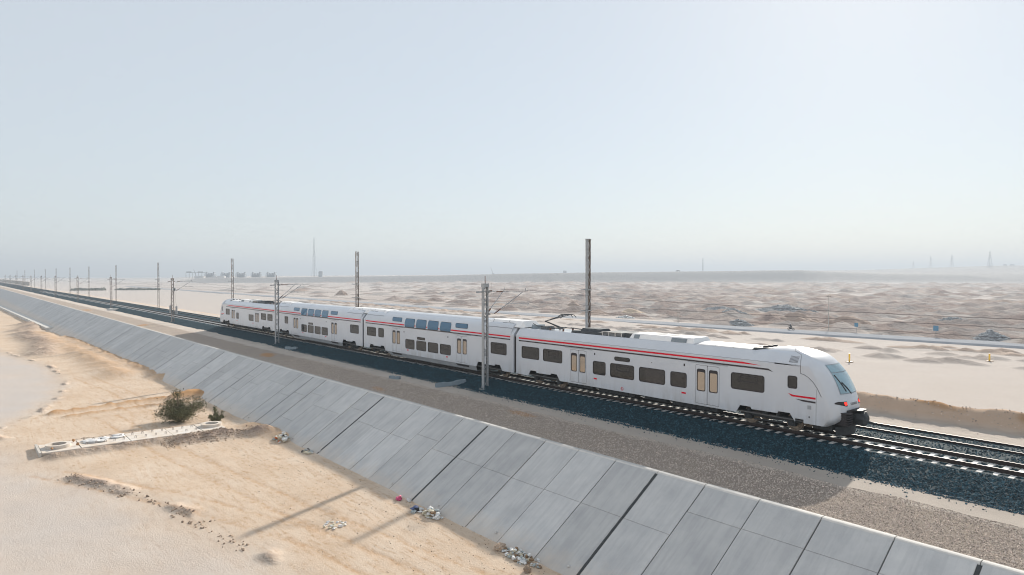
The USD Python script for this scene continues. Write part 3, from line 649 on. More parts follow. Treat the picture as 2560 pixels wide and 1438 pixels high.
# ------------------------------------------------------------------ the train: one thing; cars are its parts, their fittings sub-parts
train = thing('passenger_train', 'white four car passenger train with red and black stripes, double deck middle cars', 'train')
HW = 1.41
DDP = [(1.41, 3.26), (1.385, 3.52), (1.25, 4.0), (1.02, 4.32), (0.72, 4.51), (0.36, 4.60), (0.0, 4.63)]
SDP = [(1.41, 3.55), (1.40, 3.62), (1.02, 4.10), (0.97, 4.14), (0.90, 4.12), (0.0, 4.13)]
def prof_y(P, z):
    return float(np.interp(z, [p[1] for p in P], [p[0] for p in P]))
def loft(mb, stations):
    """half profiles (y, z) lists per x, mirrored to both sides, outer skin only"""
    n = len(stations[0][1]); v = []
    for x, P in stations:
        full = [(-y, z) for y, z in P] + [(y, z) for y, z in P[::-1][1:]]
        v += [(x, y, z) for y, z in full]
    k = 2 * n - 1
    f = [[a * k + i, a * k + i + 1, (a + 1) * k + i + 1, (a + 1) * k + i] for a in range(len(stations) - 1) for i in range(k - 1)]
    mb.add(v, f)
def ring(x0, x1, z0, z1, w, r):
    o = rrect(x0 - w, x1 + w, z0 - w, z1 + w, r + w)
    return o.difference(rrect(x0 + 0.012, x1 - 0.012, z0 + 0.012, z1 - 0.012, r))
def strip_on(P, x0, x1, z0, z1, off=0.006, taper=None):
    mb = MB()
    for s in (-1, 1):
        zs = np.linspace(z0, z1, 3); v = []
        for x in (x0, x1):
            for z in zs: v.append((x, s * (prof_y(P, z) + off), z))
        f = [[0, 1, 4, 3], [1, 2, 5, 4]]
        mb.add(v, f)
    return mb

def wall_poly(x0, x1, zt, zb, bogies):
    p = sbox(x0, zb, x1, zt)
    for c in bogies:
        p = p.difference(Polygon([(c - 1.86, zb - 1), (c - 1.86, zb + 0.02), (c - 1.62, 1.02), (c - 0.98, 1.02), (c - 0.9, 0.90), (c + 0.62, 0.92), (c + 0.68, 1.03), (c + 1.32, 1.03), (c + 1.62, zb + 0.02), (c + 1.62, zb - 1)]))
    return p

def bogie(car, c):
    m = MB()
    for s in (-1, 1):
        y = s * 1.02
        m.bar((c - 1.75, y, 0.62), (c - 0.55, y, 0.60), 0.16, 0.20); m.bar((c - 0.55, y, 0.60), (c + 0.55, y, 0.60), 0.16, 0.24); m.bar((c + 0.55, y, 0.60), (c + 1.75, y, 0.62), 0.16, 0.20)
        for w in (-1.28, 1.28):
            m.box((c + w - 0.20, y - 0.13, 0.30), (c + w + 0.20, y + 0.13, 0.62)); m.cyl((c + w, y - 0.16, 0.46), (c + w, y + 0.17, 0.46), 0.14, n=10)
            m.cyl((c + w, y, 0.60), (c + w, y, 0.86), 0.12, n=10)
        m.cyl((c - 0.25, y + s * 0.05, 0.70), (c - 0.25, y + s * 0.05, 0.98), 0.22, n=12); m.cyl((c + 0.35, y, 0.55), (c + 0.62, y, 0.98), 0.05, n=8)
        m.bar((c - 0.9, y + s * 0.12, 0.34), (c + 0.8, y + s * 0.12, 0.42), 0.06, 0.08)
    m.box((c - 0.35, -1.0, 0.45), (c + 0.35, 1.0, 0.72))
    m.box((c - 1.5, -0.5, 0.5), (c + 1.5, 0.5, 0.95))
    m.build('bogie', 'bogie_dark', car)
    for w in (-1.28, 1.28):
        for s in (-1, 1):
            t = trimesh.creation.revolve(np.array([(0.0, -0.05), (0.16, -0.06), (0.18, -0.02), (0.36, -0.025), (0.40, -0.062), (0.455, -0.062), (0.465, 0.045), (0.49, 0.05), (0.49, 0.072), (0.0, 0.072)]), sections=24)
            v = np.array(t.vertices); v = np.stack([v[:, 0] + c + w, s * (0.7535 - v[:, 2]) if s > 0 else -0.7535 + v[:, 2], v[:, 1] + 0.462], 1)
            obj('wheel', (v, t.faces), 'wheel_steel', car, smooth=35)
    m = MB()
    for w in (-1.28, 1.28): m.cyl((c + w, -0.7, 0.46), (c + w, 0.7, 0.46), 0.085, n=8)
    m.build('axles', 'bogie_dark', car)

def window(car, x0, x1, z0, z1, look='window_glass', r=0.11, name='window'):
    for s in (-1, 1):
        y = s * HW
        MB().xz(rrect(x0, x1, z0, z1, r), y - s * 0.02, y - s * 0.012).build(name, look, car)
        MB().xz(ring(x0, x1, z0, z1, 0.035, r), y - s * 0.03, y + s * 0.006).build(name + '_frame', 'rubber_black', car)

def hopper(car, x0, x1, z0, z1):
    a, b, c, d = x0 + 0.26 * (x1 - x0), x0 + 0.80 * (x1 - x0), z0 + 0.50 * (z1 - z0), z0 + 0.90 * (z1 - z0)
    for s in (-1, 1):
        MB().xz(rrect(a, b, c, d, 0.04).difference(rrect(a + 0.04, b - 0.04, c + 0.04, d - 0.04, 0.03)), s * (HW - 0.02), s * (HW - 0.002)).build('hopper_frame', 'rubber_black', car)

def door(car, xc, w=1.63, z0=0.71, z1=3.0):
    holes = []
    a, b = xc - w / 2, xc + w / 2
    for s in (-1, 1):
        y = s * HW
        for sg in (-1, 1):
            x0, x1 = (a + 0.02, xc - 0.018) if sg < 0 else (xc + 0.018, b - 0.02)
            wx0, wx1 = (xc - 0.68, xc - 0.16) if sg < 0 else (xc + 0.16, xc + 0.68)
            leaf = rrect(x0, x1, z0 + 0.02, z1 - 0.02, 0.05).difference(rrect(wx0, wx1, 1.50, 2.60, 0.09))
            MB().xz(leaf, y - s * 0.05, y - s * 0.004).build('door_leaf', 'train_white', car)
            MB().xz(rrect(wx0, wx1, 1.50, 2.60, 0.09), y - s * 0.022, y - s * 0.014).build('door_window', 'door_glass', car)
            fr = rrect(wx0 - 0.035, wx1 + 0.035, 1.46, 2.77, 0.11).difference(rrect(wx0 + 0.01, wx1 - 0.01, 1.51, 2.59, 0.08))
            MB().xz(fr, y - s * 0.03, y + s * 0.005).build('door_window_frame', 'rubber_black', car)
        m = MB().xz(sbox(xc - 0.018, z0, xc + 0.018, z1), y - s * 0.06, y - s * 0.02)
        m.xz(rrect(a - 0.01, b + 0.01, z0 - 0.01, z1 + 0.01, 0.07).difference(rrect(a + 0.018, b - 0.018, z0 + 0.018, z1 - 0.018, 0.05)), y - s * 0.06, y - s * 0.02)
        m.build('door_seal', 'rubber_black', car)
        MB().xz(sbox(a - 0.55, z1 + 0.10, b + 0.55, z1 + 0.135), y - s * 0.01, y + s * 0.006).build('door_rail', 'vent_blue', car)
    return rrect(a, b, z0, z1, 0.07)

def small_marks(car, marks):
    for x, z, w, h, look, nm in marks:
        m = MB()
        for s in (-1, 1): m.xz(sbox(x - w / 2, z - h / 2, x + w / 2, z + h / 2), s * (HW - 0.01), s * (HW + 0.005))
        m.build(nm, look, car)

def underframe(car, x0, x1, boxes):
    for xa, xb, zb in boxes:
        m = MB(); m.box((xa, -1.12, zb), (xb, 1.12, 0.66)); 
        for x in np.arange(xa + 0.3, xb - 0.3, 0.9): m.box((x, -1.16, zb + 0.06), (x + 0.55, -1.11, 0.58)); m.box((x, 1.11, zb + 0.06), (x + 0.55, 1.16, 0.58))
        m.build('equipment_box', 'bogie_dark', car)

def seats(car, x0, x1, z):
    m = MB(); x = x0
    while x < x1:
        for y in (-0.85, 0.85):
            m.box((x, y - 0.45, z), (x + 0.45, y + 0.45, z + 0.42)); m.box((x, y - 0.45, z + 0.42), (x + 0.10, y + 0.45, z + 1.02))
        x += 1.0
    if m.n: m.build('seats', 'seat_blue', car)

def end_door_wall(mb, x, zt, ztop):
    mb.box((x, -1.36, 0.62), (x + 0.03, 1.36, zt))

# --- double deck car, local x from -L/2 to L/2
def dd_car(xc, left_windows, right_windows, name):
    L = 25.12; x0, x1 = xc - L / 2, xc + L / 2
    bg = [x0 + 3.05, x1 - 3.05]
    p = wall_poly(x0, x1, 3.26, 0.60, bg)
    lw = [(xc + a, xc + b) for a, b in ((-3.92, -2.28), (-1.90, -0.22), (0.15, 1.80), (2.16, 3.83))]
    dx = [xc - 5.72, xc + 5.55]
    holes = [rrect(a, b, 1.19, 2.05, 0.12) for a, b in lw] + [rrect(xc - 1.75, xc - 0.42, 2.20, 2.39, 0.05)]
    holes += [rrect(a, b, 1.92, 2.79, 0.11) for a, b in left_windows + right_windows]
    holes += [rrect(d - 0.815, d + 0.815, 0.71, 3.0, 0.07) for d in dx]
    p = p.difference(union_all(holes))
    mb = MB()
    for s in (-1, 1): mb.xz(p, s * HW, s * (HW - 0.05))
    loft(mb, [(x0 + 0.35, DDP), (x1 - 0.35, DDP)])
    low = [(1.41, 3.26), (1.40, 3.60), (1.22, 3.82), (1.02, 4.08), (0.95, 4.10), (0.5, 4.12), (0, 4.12)]
    loft(mb, [(x0, low), (x0 + 0.35, low)]); loft(mb, [(x1 - 0.35, low), (x1, low)])
    for x in (x0, x1, x0 + 0.36, x1 - 0.36):
        P = DDP if x in (x0 + 0.36, x1 - 0.36) else low
        poly = Polygon([(-1.36, 0.7), (1.36, 0.7)] + [(y - 0.01, z - 0.01) for y, z in P] + [(-y + 0.01, z - 0.01) for y, z in P[::-1][1:]])
        m = trimesh.creation.extrude_polygon(poly, 0.03, engine='earcut'); v = np.array(m.vertices)
        mb.add(np.stack([x + v[:, 2] - 0.015, v[:, 0], v[:, 1]], 1), m.faces[:, ::-1])
    mb.box((x0 + 0.1, -1.35, 2.42), (x1 - 0.1, 1.35, 2.47)) if False else None
    car = mb.build(name, 'train_white', train, smooth=32)
    f = MB(); f.box((x0 + 0.05, -1.34, 0.62), (x1 - 0.05, 1.34, 0.68)); f.box((xc - 5.0, -1.33, 2.44), (xc + 5.0, 1.33, 2.50)); f.box((x0 + 0.05, -1.33, 3.2), (x1 - 0.05, 1.33, 3.24))
    for x in (xc - 7.3, xc - 4.6, xc + 4.5, xc + 7.0): f.box((x, -1.33, 0.7), (x + 0.04, -0.35, 3.2)); f.box((x, 0.35, 0.7), (x + 0.04, 1.33, 3.2))
    f.build('interior_floor', 'interior_dark', car)
    seats(car, xc - 4.2, xc + 3.6, 0.70)
    for a, b in lw: window(car, a, b, 1.19, 2.05, r=0.12)
    window(car, xc - 1.75, xc - 0.42, 2.20, 2.39, r=0.05, name='small_window')
    for a, b in left_windows + right_windows: window(car, a, b, 1.92, 2.79)
    for d in dx: door(car, d)
    for a, b in [left_windows[0], right_windows[0]]: hopper(car, a, b, 1.92, 2.79)
    for a, b in (lw[0], lw[3]): hopper(car, a, b, 1.19, 2.05)
    # upper deck windows lie on the curve of the roof
    uw = [(xc + a, xc + b, 3.27, 4.04) for a, b in ((-4.10, -2.35), (-2.02, -0.29), (0.03, 1.74), (2.10, 3.77))] + [(xc - 6.62, xc - 4.80, 3.70, 4.05), (xc + 4.45, xc + 6.25, 3.70, 4.05)]
    for a, b, za, zb in uw:
        for s in (-1, 1):
            for off, look, nm, g in ((0.008, 'rubber_black', 'upper_window_frame', 0.03), (0.014, 'upper_glass', 'upper_window', 0.0)):
                zs = np.linspace(za - g, zb + g, 9); lean = 0.10
                v = []
                for i, z in enumerate(zs):
                    y = prof_y(DDP, z) + off; t = (z - za) / (zb - za)
                    e = 0.10 * (abs(2 * i / 8 - 1) ** 6)
                    v += [(a - g + e - lean * (t - .5), s * y, z), (b + g - e - lean * (t - .5), s * y, z)]
                f = [[2 * i, 2 * i + 1, 2 * i + 3, 2 * i + 2] for i in range(8)]
                obj(nm, MBm(v, f), look, car, smooth=True)
    a = x0 + 0.42; b = x1 - 0.42
    segs = [(a, xc - 4.18)] + [(xc - 2.27, xc - 2.10), (xc - 0.21, xc - 0.05), (xc + 1.82, xc + 2.02)] + [(xc + 3.86, b)]
    for p_, q_ in segs: strip_on(DDP, p_, q_, 3.365, 3.475).build('red_stripe', 'stripe_red', car)
    for s in (-1, 1): m = MB(); m.box((a, s * (HW - 0.01), 3.155), (b, s * (HW + 0.005), 3.25)); m.build('black_stripe', 'stripe_black', car)
    # lower skirt between the bogies, leaning inwards
    m = MB()
    for s in (-1, 1):
        xa, xb = bg[0] + 1.75, bg[1] - 1.95
        v = [(xa, s * 1.40, 0.66), (xb, s * 1.40, 0.66), (xb, s * 1.27, 0.22), (xa + 0.9, s * 1.27, 0.22), (xa, s * 1.36, 0.56)]
        m.add(v + [(x, y - s * 0.04, z) for x, y, z in v], np.array([[0, 1, 2], [0, 2, 3], [0, 3, 4], [5, 7, 6], [5, 8, 7], [5, 9, 8], [2, 7, 8], [2, 8, 3]]))
    m.box((xa + 0.9, -1.25, 0.2), (xb, 1.25, 0.24))
    m.build('skirt', 'train_grey', car)
    for d in (dx[0] - 0.95, dx[1] - 0.95):
        m = MB()
        for s in (-1, 1): m.add([(d, s * 1.395, 0.56), (d + 1.95, s * 1.395, 0.56), (d + 1.95, s * 1.345, 0.40), (d + 0.25, s * 1.345, 0.40)], [[0, 1, 2, 3]])
        m.build('step_recess', 'rubber_black', car)
    for c in bg: bogie(car, c)
    # equipment fairings at both ends of the roof
    for e, s in ((x0, 1), (x1, -1)):
        ov = 0.12 if e == x0 and xc < -20 else -0.35 if (e == x1 and xc > -20) else 0.05
        P = [(1.0, 4.16), (0.62, 4.64), (0, 4.66)]
        sec = lambda k: [(y * k + (0.04 if y else 0), z) for y, z in P]
        mb = MB(); loft(mb, [(e + s * 4.05, [(1.04, 4.33), (0.74, 4.53), (0, 4.645)]), (e + s * 3.3, sec(1)), (e + s * ov, sec(1)), (e + s * (ov - 0.35), [(1.0, 4.14), (0.75, 4.18), (0, 4.2)])])
        fr = mb.build('roof_fairing', 'train_panel', car, smooth=25)
        m = MB()
        for xx in (e + s * 0.9, e + s * 1.75):
            for dz in (0.12, 0.26):
                for sy in (-1, 1):
                    y_a, y_b = 1.03 - 0.30 * (dz - 0.05) / 0.48 * 1.27, 1.03 - 0.30 * (dz + 0.05) / 0.48 * 1.27
                    m.add([(xx - 0.3, sy * (1.06 - 0.79 * (dz - 0.05)), 4.16 + dz - 0.05), (xx + 0.3, sy * (1.06 - 0.79 * (dz - 0.05)), 4.16 + dz - 0.05), (xx + 0.3, sy * (1.06 - 0.79 * (dz + 0.05)), 4.16 + dz + 0.05), (xx - 0.3, sy * (1.06 - 0.79 * (dz + 0.05)), 4.16 + dz + 0.05)], [[0, 1, 2, 3]])
        m.build('fairing_vent', 'roof_grille', car)
        m = MB()
        for xx in (e + s * 1.30, e + s * 3.32):
            for sy in (-1, 1): m.add([(xx - 0.02, sy * 1.055, 4.17), (xx + 0.02, sy * 1.055, 4.17), (xx + 0.02, sy * 0.675, 4.65), (xx - 0.02, sy * 0.675, 4.65)], [[0, 1, 2, 3]])
        m.add([(e + s * 0.4, -1.22, 4.06), (e + s * 4.0, -1.22, 4.06), (e + s * 4.0, -1.20, 4.09), (e + s * 0.4, -1.20, 4.09)], [[0, 1, 2, 3]])
        m.build('fairing_seam', 'train_seam', car)
    small_marks(car, [(xc - 3.5, 1.02, 0.30, 0.10, 'stripe_red', 'red_mark'), (xc + 3.25, 0.99, 0.30, 0.10, 'stripe_red', 'red_mark'), (xc - 4.2, 2.75, 0.12, 0.14, 'rubber_black', 'door_lamp'), (xc + 3.4, 2.77, 0.12, 0.14, 'rubber_black', 'door_lamp')])
    underframe(car, x0, x1, [])
    return car

G1, G2, G3 = -0.53, -25.98, -51.45
dd_car((G1 + G2) / 2, [(-25.08, -23.16), (-22.6, -21.49)], [(-3.59, -1.58)], 'double_deck_car')
dd_car((G2 + G3) / 2, [(-48.18, -47.07)], [(-29.03, -27.03)], 'double_deck_car')

# --- end car with a streamlined nose: g = gap position, sg = direction of the nose
XF = ([0.55, 1.0, 1.6, 2.1, 2.5, 3.13, 3.64, 4.0, 4.2, 4.33, 4.42], [24.84, 24.94, 24.92, 24.80, 24.64, 24.30, 23.86, 23.38, 22.86, 22.38, 21.9])
from scipy.interpolate import PchipInterpolator
XFI = PchipInterpolator(*XF)
def nose_x(y, z):
    a = np.abs(y)
    return XFI(np.clip(z, 0.55, 4.42)) - 0.12 * (a / 0.8) ** 2 - 0.36 * np.clip((a - 0.85) / 0.56, 0, 1.2) ** 2.2
def end_car(g, sg, windows, doors, cabs, low_doors, extra, panto_up, name):
    X = lambda u: g + sg * (u - G1)                        # u is the coordinate along the front car
    iv = lambda a, b: (min(X(a), X(b)), max(X(a), X(b)))
    x0 = X(-0.37)
    bgu = [2.95, 20.87]; bg = [X(c) for c in bgu]
    w0, w1 = min(x0, X(22.95)), max(x0, X(22.95))
    p = wall_poly(w0, w1, 3.55, 0.60, bg)
    if sg > 0: p = p.difference(sbox(X(22.48), 0.5, X(22.96), 0.80))
    holes = [rrect(a, b, za, zb, 0.11) for a, b, za, zb in windows + cabs]
    holes += [rrect(d - 0.815, d + 0.815, 0.71, 3.0, 0.07) for d in doors]
    p = p.difference(union_all(holes))
    mb = MB()
    for s in (-1, 1): mb.xz(p, s * HW, s * (HW - 0.05))
    loft(mb, [(x0, SDP), (X(19.9), SDP)])
    hump = [(1.41, 3.55), (1.40, 3.62), (1.02, 4.12), (0.80, 4.25), (0.50, 4.36), (0.0, 4.42)]
    loft(mb, [(X(19.9), [(a, min(b, 4.13)) for a, b in hump]), (X(20.5), [(a, min(b, 4.26)) for a, b in hump]), (X(21.3), hump)])
    poly = Polygon([(-1.36, 0.7), (1.36, 0.7), (1.39, 3.55), (1.0, 4.09), (-1.0, 4.09), (-1.39, 3.55)])
    m = trimesh.creation.extrude_polygon(poly, 0.03, engine='earcut'); v = np.array(m.vertices)
    mb.add(np.stack([x0 + v[:, 2] * sg, v[:, 0], v[:, 1]], 1), m.faces)
    # nose: perimeter of the section, sides from the wall to the front, then the front skin
    H = [(1.41, 0.62), (1.41, 1.0), (1.41, 1.5), (1.41, 2.0), (1.41, 2.5), (1.41, 3.0), (1.41, 3.3), (1.41, 3.55), (1.40, 3.62), (1.30, 3.76), (1.16, 3.94), (1.02, 4.12), (0.80, 4.25), (0.50, 4.36), (0.25, 4.40), (0.0, 4.42)]
    per = np.array([(-y, z) for y, z in H] + [(y, z) for y, z in H[::-1][1:]])
    k = len(per)
    base = np.where(per[:, 1] <= 3.56, 22.95, 21.3)
    front = nose_x(per[:, 0], per[:, 1])
    rows = 7; v = []
    for t in np.linspace(0, 1, rows):
        xx = base + (front - base) * t
        v += [(X(a), y, z) for a, (y, z) in zip(xx, per)]
    cy, cz = 0.0, 2.1
    for s in np.linspace(1, 0, 22)[1:-1]:
        q = np.array([cy, cz]) + (per - [cy, cz]) * s
        v += [(X(a), y, z) for a, (y, z) in zip(nose_x(q[:, 0], q[:, 1]), q)]
    R = rows + 20
    f = [[r * k + i, r * k + i + 1, (r + 1) * k + i + 1, (r + 1) * k + i] for r in range(R - 1) for i in range(k - 1)]
    # the lower edge closes round under the nose
    f += [[r * k + k - 1, r * k, (r + 1) * k, (r + 1) * k + k - 1] for r in range(rows - 1, R - 1)]
    v.append((X(float(nose_x(0, 2.1))), 0, 2.1)); c = len(v) - 1
    tri = [[(R - 1) * k + i, (R - 1) * k + (i + 1) % k, c] for i in range(k)]
    mb.add(v, f); mb.add(v, tri)
    car = mb.build(name, 'train_white', train, smooth=38)
    fl = MB(); fl.box((min(x0, X(23.5)), -1.34, 0.66), (max(x0, X(23.5)), 1.34, 0.72)); fl.box((min(x0, X(21)), -1.33, 3.3), (max(x0, X(21)), 1.33, 3.34))
    for u in (5.2, 7.7, 16.0, 18.3, 21.4): fl.box((X(u), -1.33, 0.72), (X(u) + 0.04, -0.35, 3.3)); fl.box((X(u), 0.35, 0.72), (X(u) + 0.04, 1.33, 3.3))
    fl.build('interior_floor', 'interior_dark', car)
    seats(car, min(X(8.2), X(15.6)), max(X(8.2), X(15.6)), 0.74); seats(car, min(X(0.6), X(4.8)), max(X(0.6), X(4.8)), 1.15)
    for a, b, za, zb in windows: window(car, a, b, za, zb)
    for a, b, za, zb in cabs: window(car, a, b, za, zb, r=0.07, name='cab_window')
    for d in doors: door(car, d)
    for i in ((1, 3, 6) if sg > 0 else (3, 4)): hopper(car, *windows[i])
    # stripes; they taper towards the nose
    m, m2 = MB(), MB()
    for s in (-1, 1):
        y = s * (HW + 0.005); A = X(-0.03)
        for mm, z0, z1, e, tip, zt in ((m, 3.345, 3.465, 19.4, 20.55, 3.37), (m2, 3.155, 3.25, 20.95, 21.25, 3.09)):
            E_ = X(e); T = X(tip)
            mm.add([(A, y, z0), (E_, y, z0 + (0.02 if mm is m else 0)), (E_, y, z1), (A, y, z1), (T, y, zt), (A, y - s * 0.02, z0), (A, y - s * 0.02, z1)], np.array([[0, 1, 2], [0, 2, 3], [1, 4, 2]]))
    m.build('red_stripe', 'stripe_red', car); m2.build('black_stripe', 'stripe_black', car)
    for s in (-1, 1):
        m, m2 = MB(), MB()
        y = s * (HW + 0.006)
        m.add([(X(22.08), y, 2.08), (X(22.30), y, 1.93), (X(23.58), y, 1.93), (X(23.58), y, 2.03), (X(22.40), y, 2.02)], np.array([[0, 1, 4], [1, 2, 3], [1, 3, 4]]))
        m2.add([(X(22.50), y, 1.83), (X(22.90), y, 1.74), (X(23.58), y, 1.73), (X(23.58), y, 1.82), (X(22.95), y, 1.83)], np.array([[0, 1, 4], [1, 2, 3], [1, 3, 4]]))
        m.build('red_stripe', 'stripe_red', car); m2.build('black_stripe', 'stripe_black', car)
    # seams of the nose mask, the cab and the roof
    m = MB()
    for s in (-1, 1):
        y = s * (HW + 0.001)
        pts = [(22.76, 3.60), (22.75, 3.19), (22.95, 3.15), (23.2, 3.02), (23.45, 2.80), (23.68, 2.48), (23.88, 2.1)]
        m.tube([(X(a), s * (abs(float(HW)) + 0.002), z) for a, z in pts], 0.013, n=5)
        pts = [(1.41, 3.60), (1.30, 3.76), (1.16, 3.94), (1.02, 4.12), (0.80, 4.25), (0.50, 4.36), (0.0, 4.42)]
        m.tube([(X(22.76 - 0.9 * i / 6 if i > 3 else 22.76 - 0.05 * i), s * yy, z + 0.003) for i, (yy, z) in enumerate(pts)], 0.010, n=5)
    m.build('cab_seam', 'train_seam', car)
    m = MB()
    for s in (-1, 1):
        m.box((X(23.60), s * (HW - 0.01), 0.62), (X(23.615), s * (HW + 0.002), 2.45))
        m.box((min(X(5.0), X(22.74)), s * (prof_y(SDP, 3.61) - 0.01), 3.598), (max(X(5.0), X(22.74)), s * (prof_y(SDP, 3.61) + 0.004), 3.612))
    m.build('body_seam', 'train_seam', car)
    # louvred vent on the cab shoulder
    m = MB()
    for i in range(9):
        z = 3.72 + i * 0.037
        for s in (-1, 1):
            yy = prof_y(SDP, z) + 0.008
            m.bar((X(22.08), s * yy, z), (X(22.56), s * yy, z), 0.02, 0.018)
    m.build('louvre', 'train_seam', car)
    # windscreen, destination panel, lamps, dark patch for the opening, and coupler on the front skin
    def patch(nm, look, rows_, off, ny=14):
        """rows_: (z, y from, y to) from bottom to top"""
        v, f = [], []
        for z, ya, yb_ in rows_:
            for y in np.linspace(ya, yb_, ny): v.append((X(float(nose_x(y, z)) + off), y, z + off * 0.3))
        for r in range(len(rows_) - 1):
            for i in range(ny - 1): f.append([r * ny + i, r * ny + i + 1, (r + 1) * ny + i + 1, (r + 1) * ny + i])
        return obj(nm, MBm(v, f), look, car, smooth=True)
    lin = lambda z0, z1, h0, h1, n=9: [(z, -(h0 + (h1 - h0) * t), h0 + (h1 - h0) * t) for z, t in zip(np.linspace(z0, z1, n), np.linspace(0, 1, n))]
    patch('windscreen_frame', 'vent_blue', lin(2.27, 3.68, 0.90, 0.76, 14), 0.010)
    patch('windscreen', 'windscreen_glass', lin(2.31, 3.27, 0.86, 0.80, 12), 0.018)
    patch('destination_panel', 'windscreen_glass', lin(3.31, 3.64, 0.78, 0.74, 6), 0.018)
    wp = MB(); W = lambda y, z, o=0.03: (X(float(nose_x(y, z)) + o), y, z)
    wp.tube([W(-0.05, 2.26), W(-0.28, 2.55), W(-0.5, 2.82)], 0.018, n=5); wp.tube([W(-0.02, 2.26), W(-0.24, 2.6), W(-0.46, 2.86)], 0.014, n=5)
    wp.tube([W(-0.42, 2.40), W(-0.55, 2.75), W(-0.72, 3.2)], 0.03, n=5)
    wp.build('wiper', 'rubber_black', car)
    for s in (-1, 1):
        q = lambda z, a, b: (z, s * a, s * b)
        patch('headlight', 'rubber_black', [q(1.68, 0.62, 0.72), q(1.74, 0.62, 0.98), q(1.80, 0.62, 1.22), q(1.86, 0.62, 1.22), q(1.92, 0.63, 1.10)], 0.012, 10)
        patch('tail_lamp', 'lamp_red', [q(1.74, 0.66, 0.80), q(1.82, 0.65, 0.82), q(1.89, 0.66, 0.80)], 0.02, 5)
    patch('coupler_opening', 'rubber_black', [(0.62, -0.62, 0.62), (0.9, -0.72, 0.72), (1.2, -0.74, 0.74), (1.48, -0.72, 0.72)], 0.015)  # darkness of the coupler recess painted as a black patch on the skin
    tm = meshkit.text_mesh('SIEMENS', 0.115, 0.004)
    tv = np.array(tm.vertices); tv[:, 0] -= tv[:, 0].mean(); tv[:, 0] *= -sg if False else 1
    yy = tv[:, 0] * (1 if sg > 0 else -1)
    obj('lettering', (np.stack([[X(float(nose_x(y, 1.72 + z)) + 0.008 + d) for y, z, d in zip(yy, tv[:, 1], tv[:, 2])], yy, 1.72 + tv[:, 1]], 1), tm.faces), 'train_seam', car)
    cp = MB()
    for i in range(8):
        t0 = math.pi / 8 + i * math.pi / 4
    cp.cyl((X(24.74), 0, 1.05), (X(25.14), 0, 1.05), 0.26, 0.37, n=8); cp.cyl((X(25.14), 0, 1.05), (X(25.46), 0, 1.05), 0.37, 0.36, n=8); cp.cyl((X(25.46), 0, 1.05), (X(25.58), 0, 1.05), 0.36, 0.18, n=8)
    cp.cyl((X(25.44), 0.2, 0.9), (X(25.86), 0.2, 0.86), 0.09, 0.03, n=6)
    cp.box((min(X(24.54), X(25.49)), -0.28, 1.42), (max(X(24.54), X(25.34)), 0.28, 1.48))
    cp.build('coupler', 'bogie_dark', car, smooth=20)
    for s in (-1, 1):
        bf = MB(); a, b = sorted((X(24.46), X(25.04)))
        bf.box((a, s * 0.62, 0.74), (b, s * 1.02, 0.78))
        for z in np.linspace(0.74, 1.32, 6): bf.box((a, s * 0.60, z), (b + (0.05 if sg > 0 else 0), s * 1.04, z + 0.055))
        a2, b2 = sorted((X(24.46), X(24.96))); bf.box((a2, s * 0.64, 0.74), (b2, s * 1.02, 1.36))
        bf.build('crash_buffer', 'rubber_black', car)
    pl = MB(); n = 14; v = []
    for i in range(n):
        a = -1.25 + 2.5 * i / (n - 1); x = X(24.89 - 0.32 * (a / 1.25) ** 2 - 0.1)
        v += [(x, a * 0.92, 0.64), (x, a * 0.88, 0.18)]
    pl.add(v, [[2 * i, 2 * i + 1, 2 * i + 3, 2 * i + 2] for i in range(n - 1)])
    pl.build('snow_plough', 'bogie_dark', car, smooth=True)
    for c in bg: bogie(car, c)
    underframe(car, 0, 0, [(*iv(5.2, 7.6), 0.34), (*iv(8.2, 11.4), 0.30), (*iv(12.2, 14.0), 0.36), (*iv(14.4, 17.6), 0.30), (*iv(23.3, 24.3), 0.40)])
    # roof equipment
    def rbox(nm, look, a, b, yw, z0, z1, inset=0.12, smooth=False):
        s_ = sorted((X(a), X(b))); t = inset
        v = [(s_[0], -yw, z0), (s_[1], -yw, z0), (s_[1], yw, z0), (s_[0], yw, z0), (s_[0] + t, -yw + t, z1), (s_[1] - t, -yw + t, z1), (s_[1] - t, yw - t, z1), (s_[0] + t, yw - t, z1)]
        return MB().add(v, [[0, 3, 2, 1], [4, 5, 6, 7], [0, 1, 5, 4], [1, 2, 6, 5], [2, 3, 7, 6], [3, 0, 4, 7]]).build(nm, look, car)
    rbox('air_conditioner', 'train_panel', 10.75, 15.8, 0.92, 4.14, 4.47, 0.16)
    for a, b in ((14.1, 15.25), (11.1, 11.55)):
        for s in (-1, 1):
            m = MB()
            for i in range(6):
                z = 4.18 + 0.04 * i
                m.bar((X(a), s * (0.925 - 0.48 * (z - 4.14)), z), (X(b), s * (0.925 - 0.48 * (z - 4.14)), z), 0.03, 0.045)
            m.build('air_vent', 'vent_blue', car)
    for u in (12.6, 13.6): MB().cyl((X(u), 0.1, 4.47), (X(u), 0.1, 4.485), 0.40, n=20).build('fan', 'roof_grille', car)
    rbox('brake_resistor', 'roof_grille', 8.25, 10.0, 0.85, 4.14, 4.40, 0.02)
    m = MB()
    for u in (8.26, 8.85, 9.43, 9.99):
        for s in (-1, 1): m.box((X(u) - 0.03, s * 0.84, 4.14), (X(u) + 0.03, s * 0.875, 4.41))
    for s in (-1, 1): m.box((min(X(8.2), X(10.05)), s * 0.83, 4.39), (max(X(8.2), X(10.05)), s * 0.88, 4.425))
    m.build('resistor_frame', 'kerb_concrete', car)
    rbox('converter', 'roof_dark', 5.2, 8.15, 0.88, 4.13, 4.30, 0.05)
    rbox('converter_cover', 'roof_dark', 5.9, 7.75, 0.60, 4.30, 4.50, 0.10)
    rbox('roof_cabinet', 'roof_dark', 10.1, 10.7, 0.7, 4.14, 4.42, 0.05)
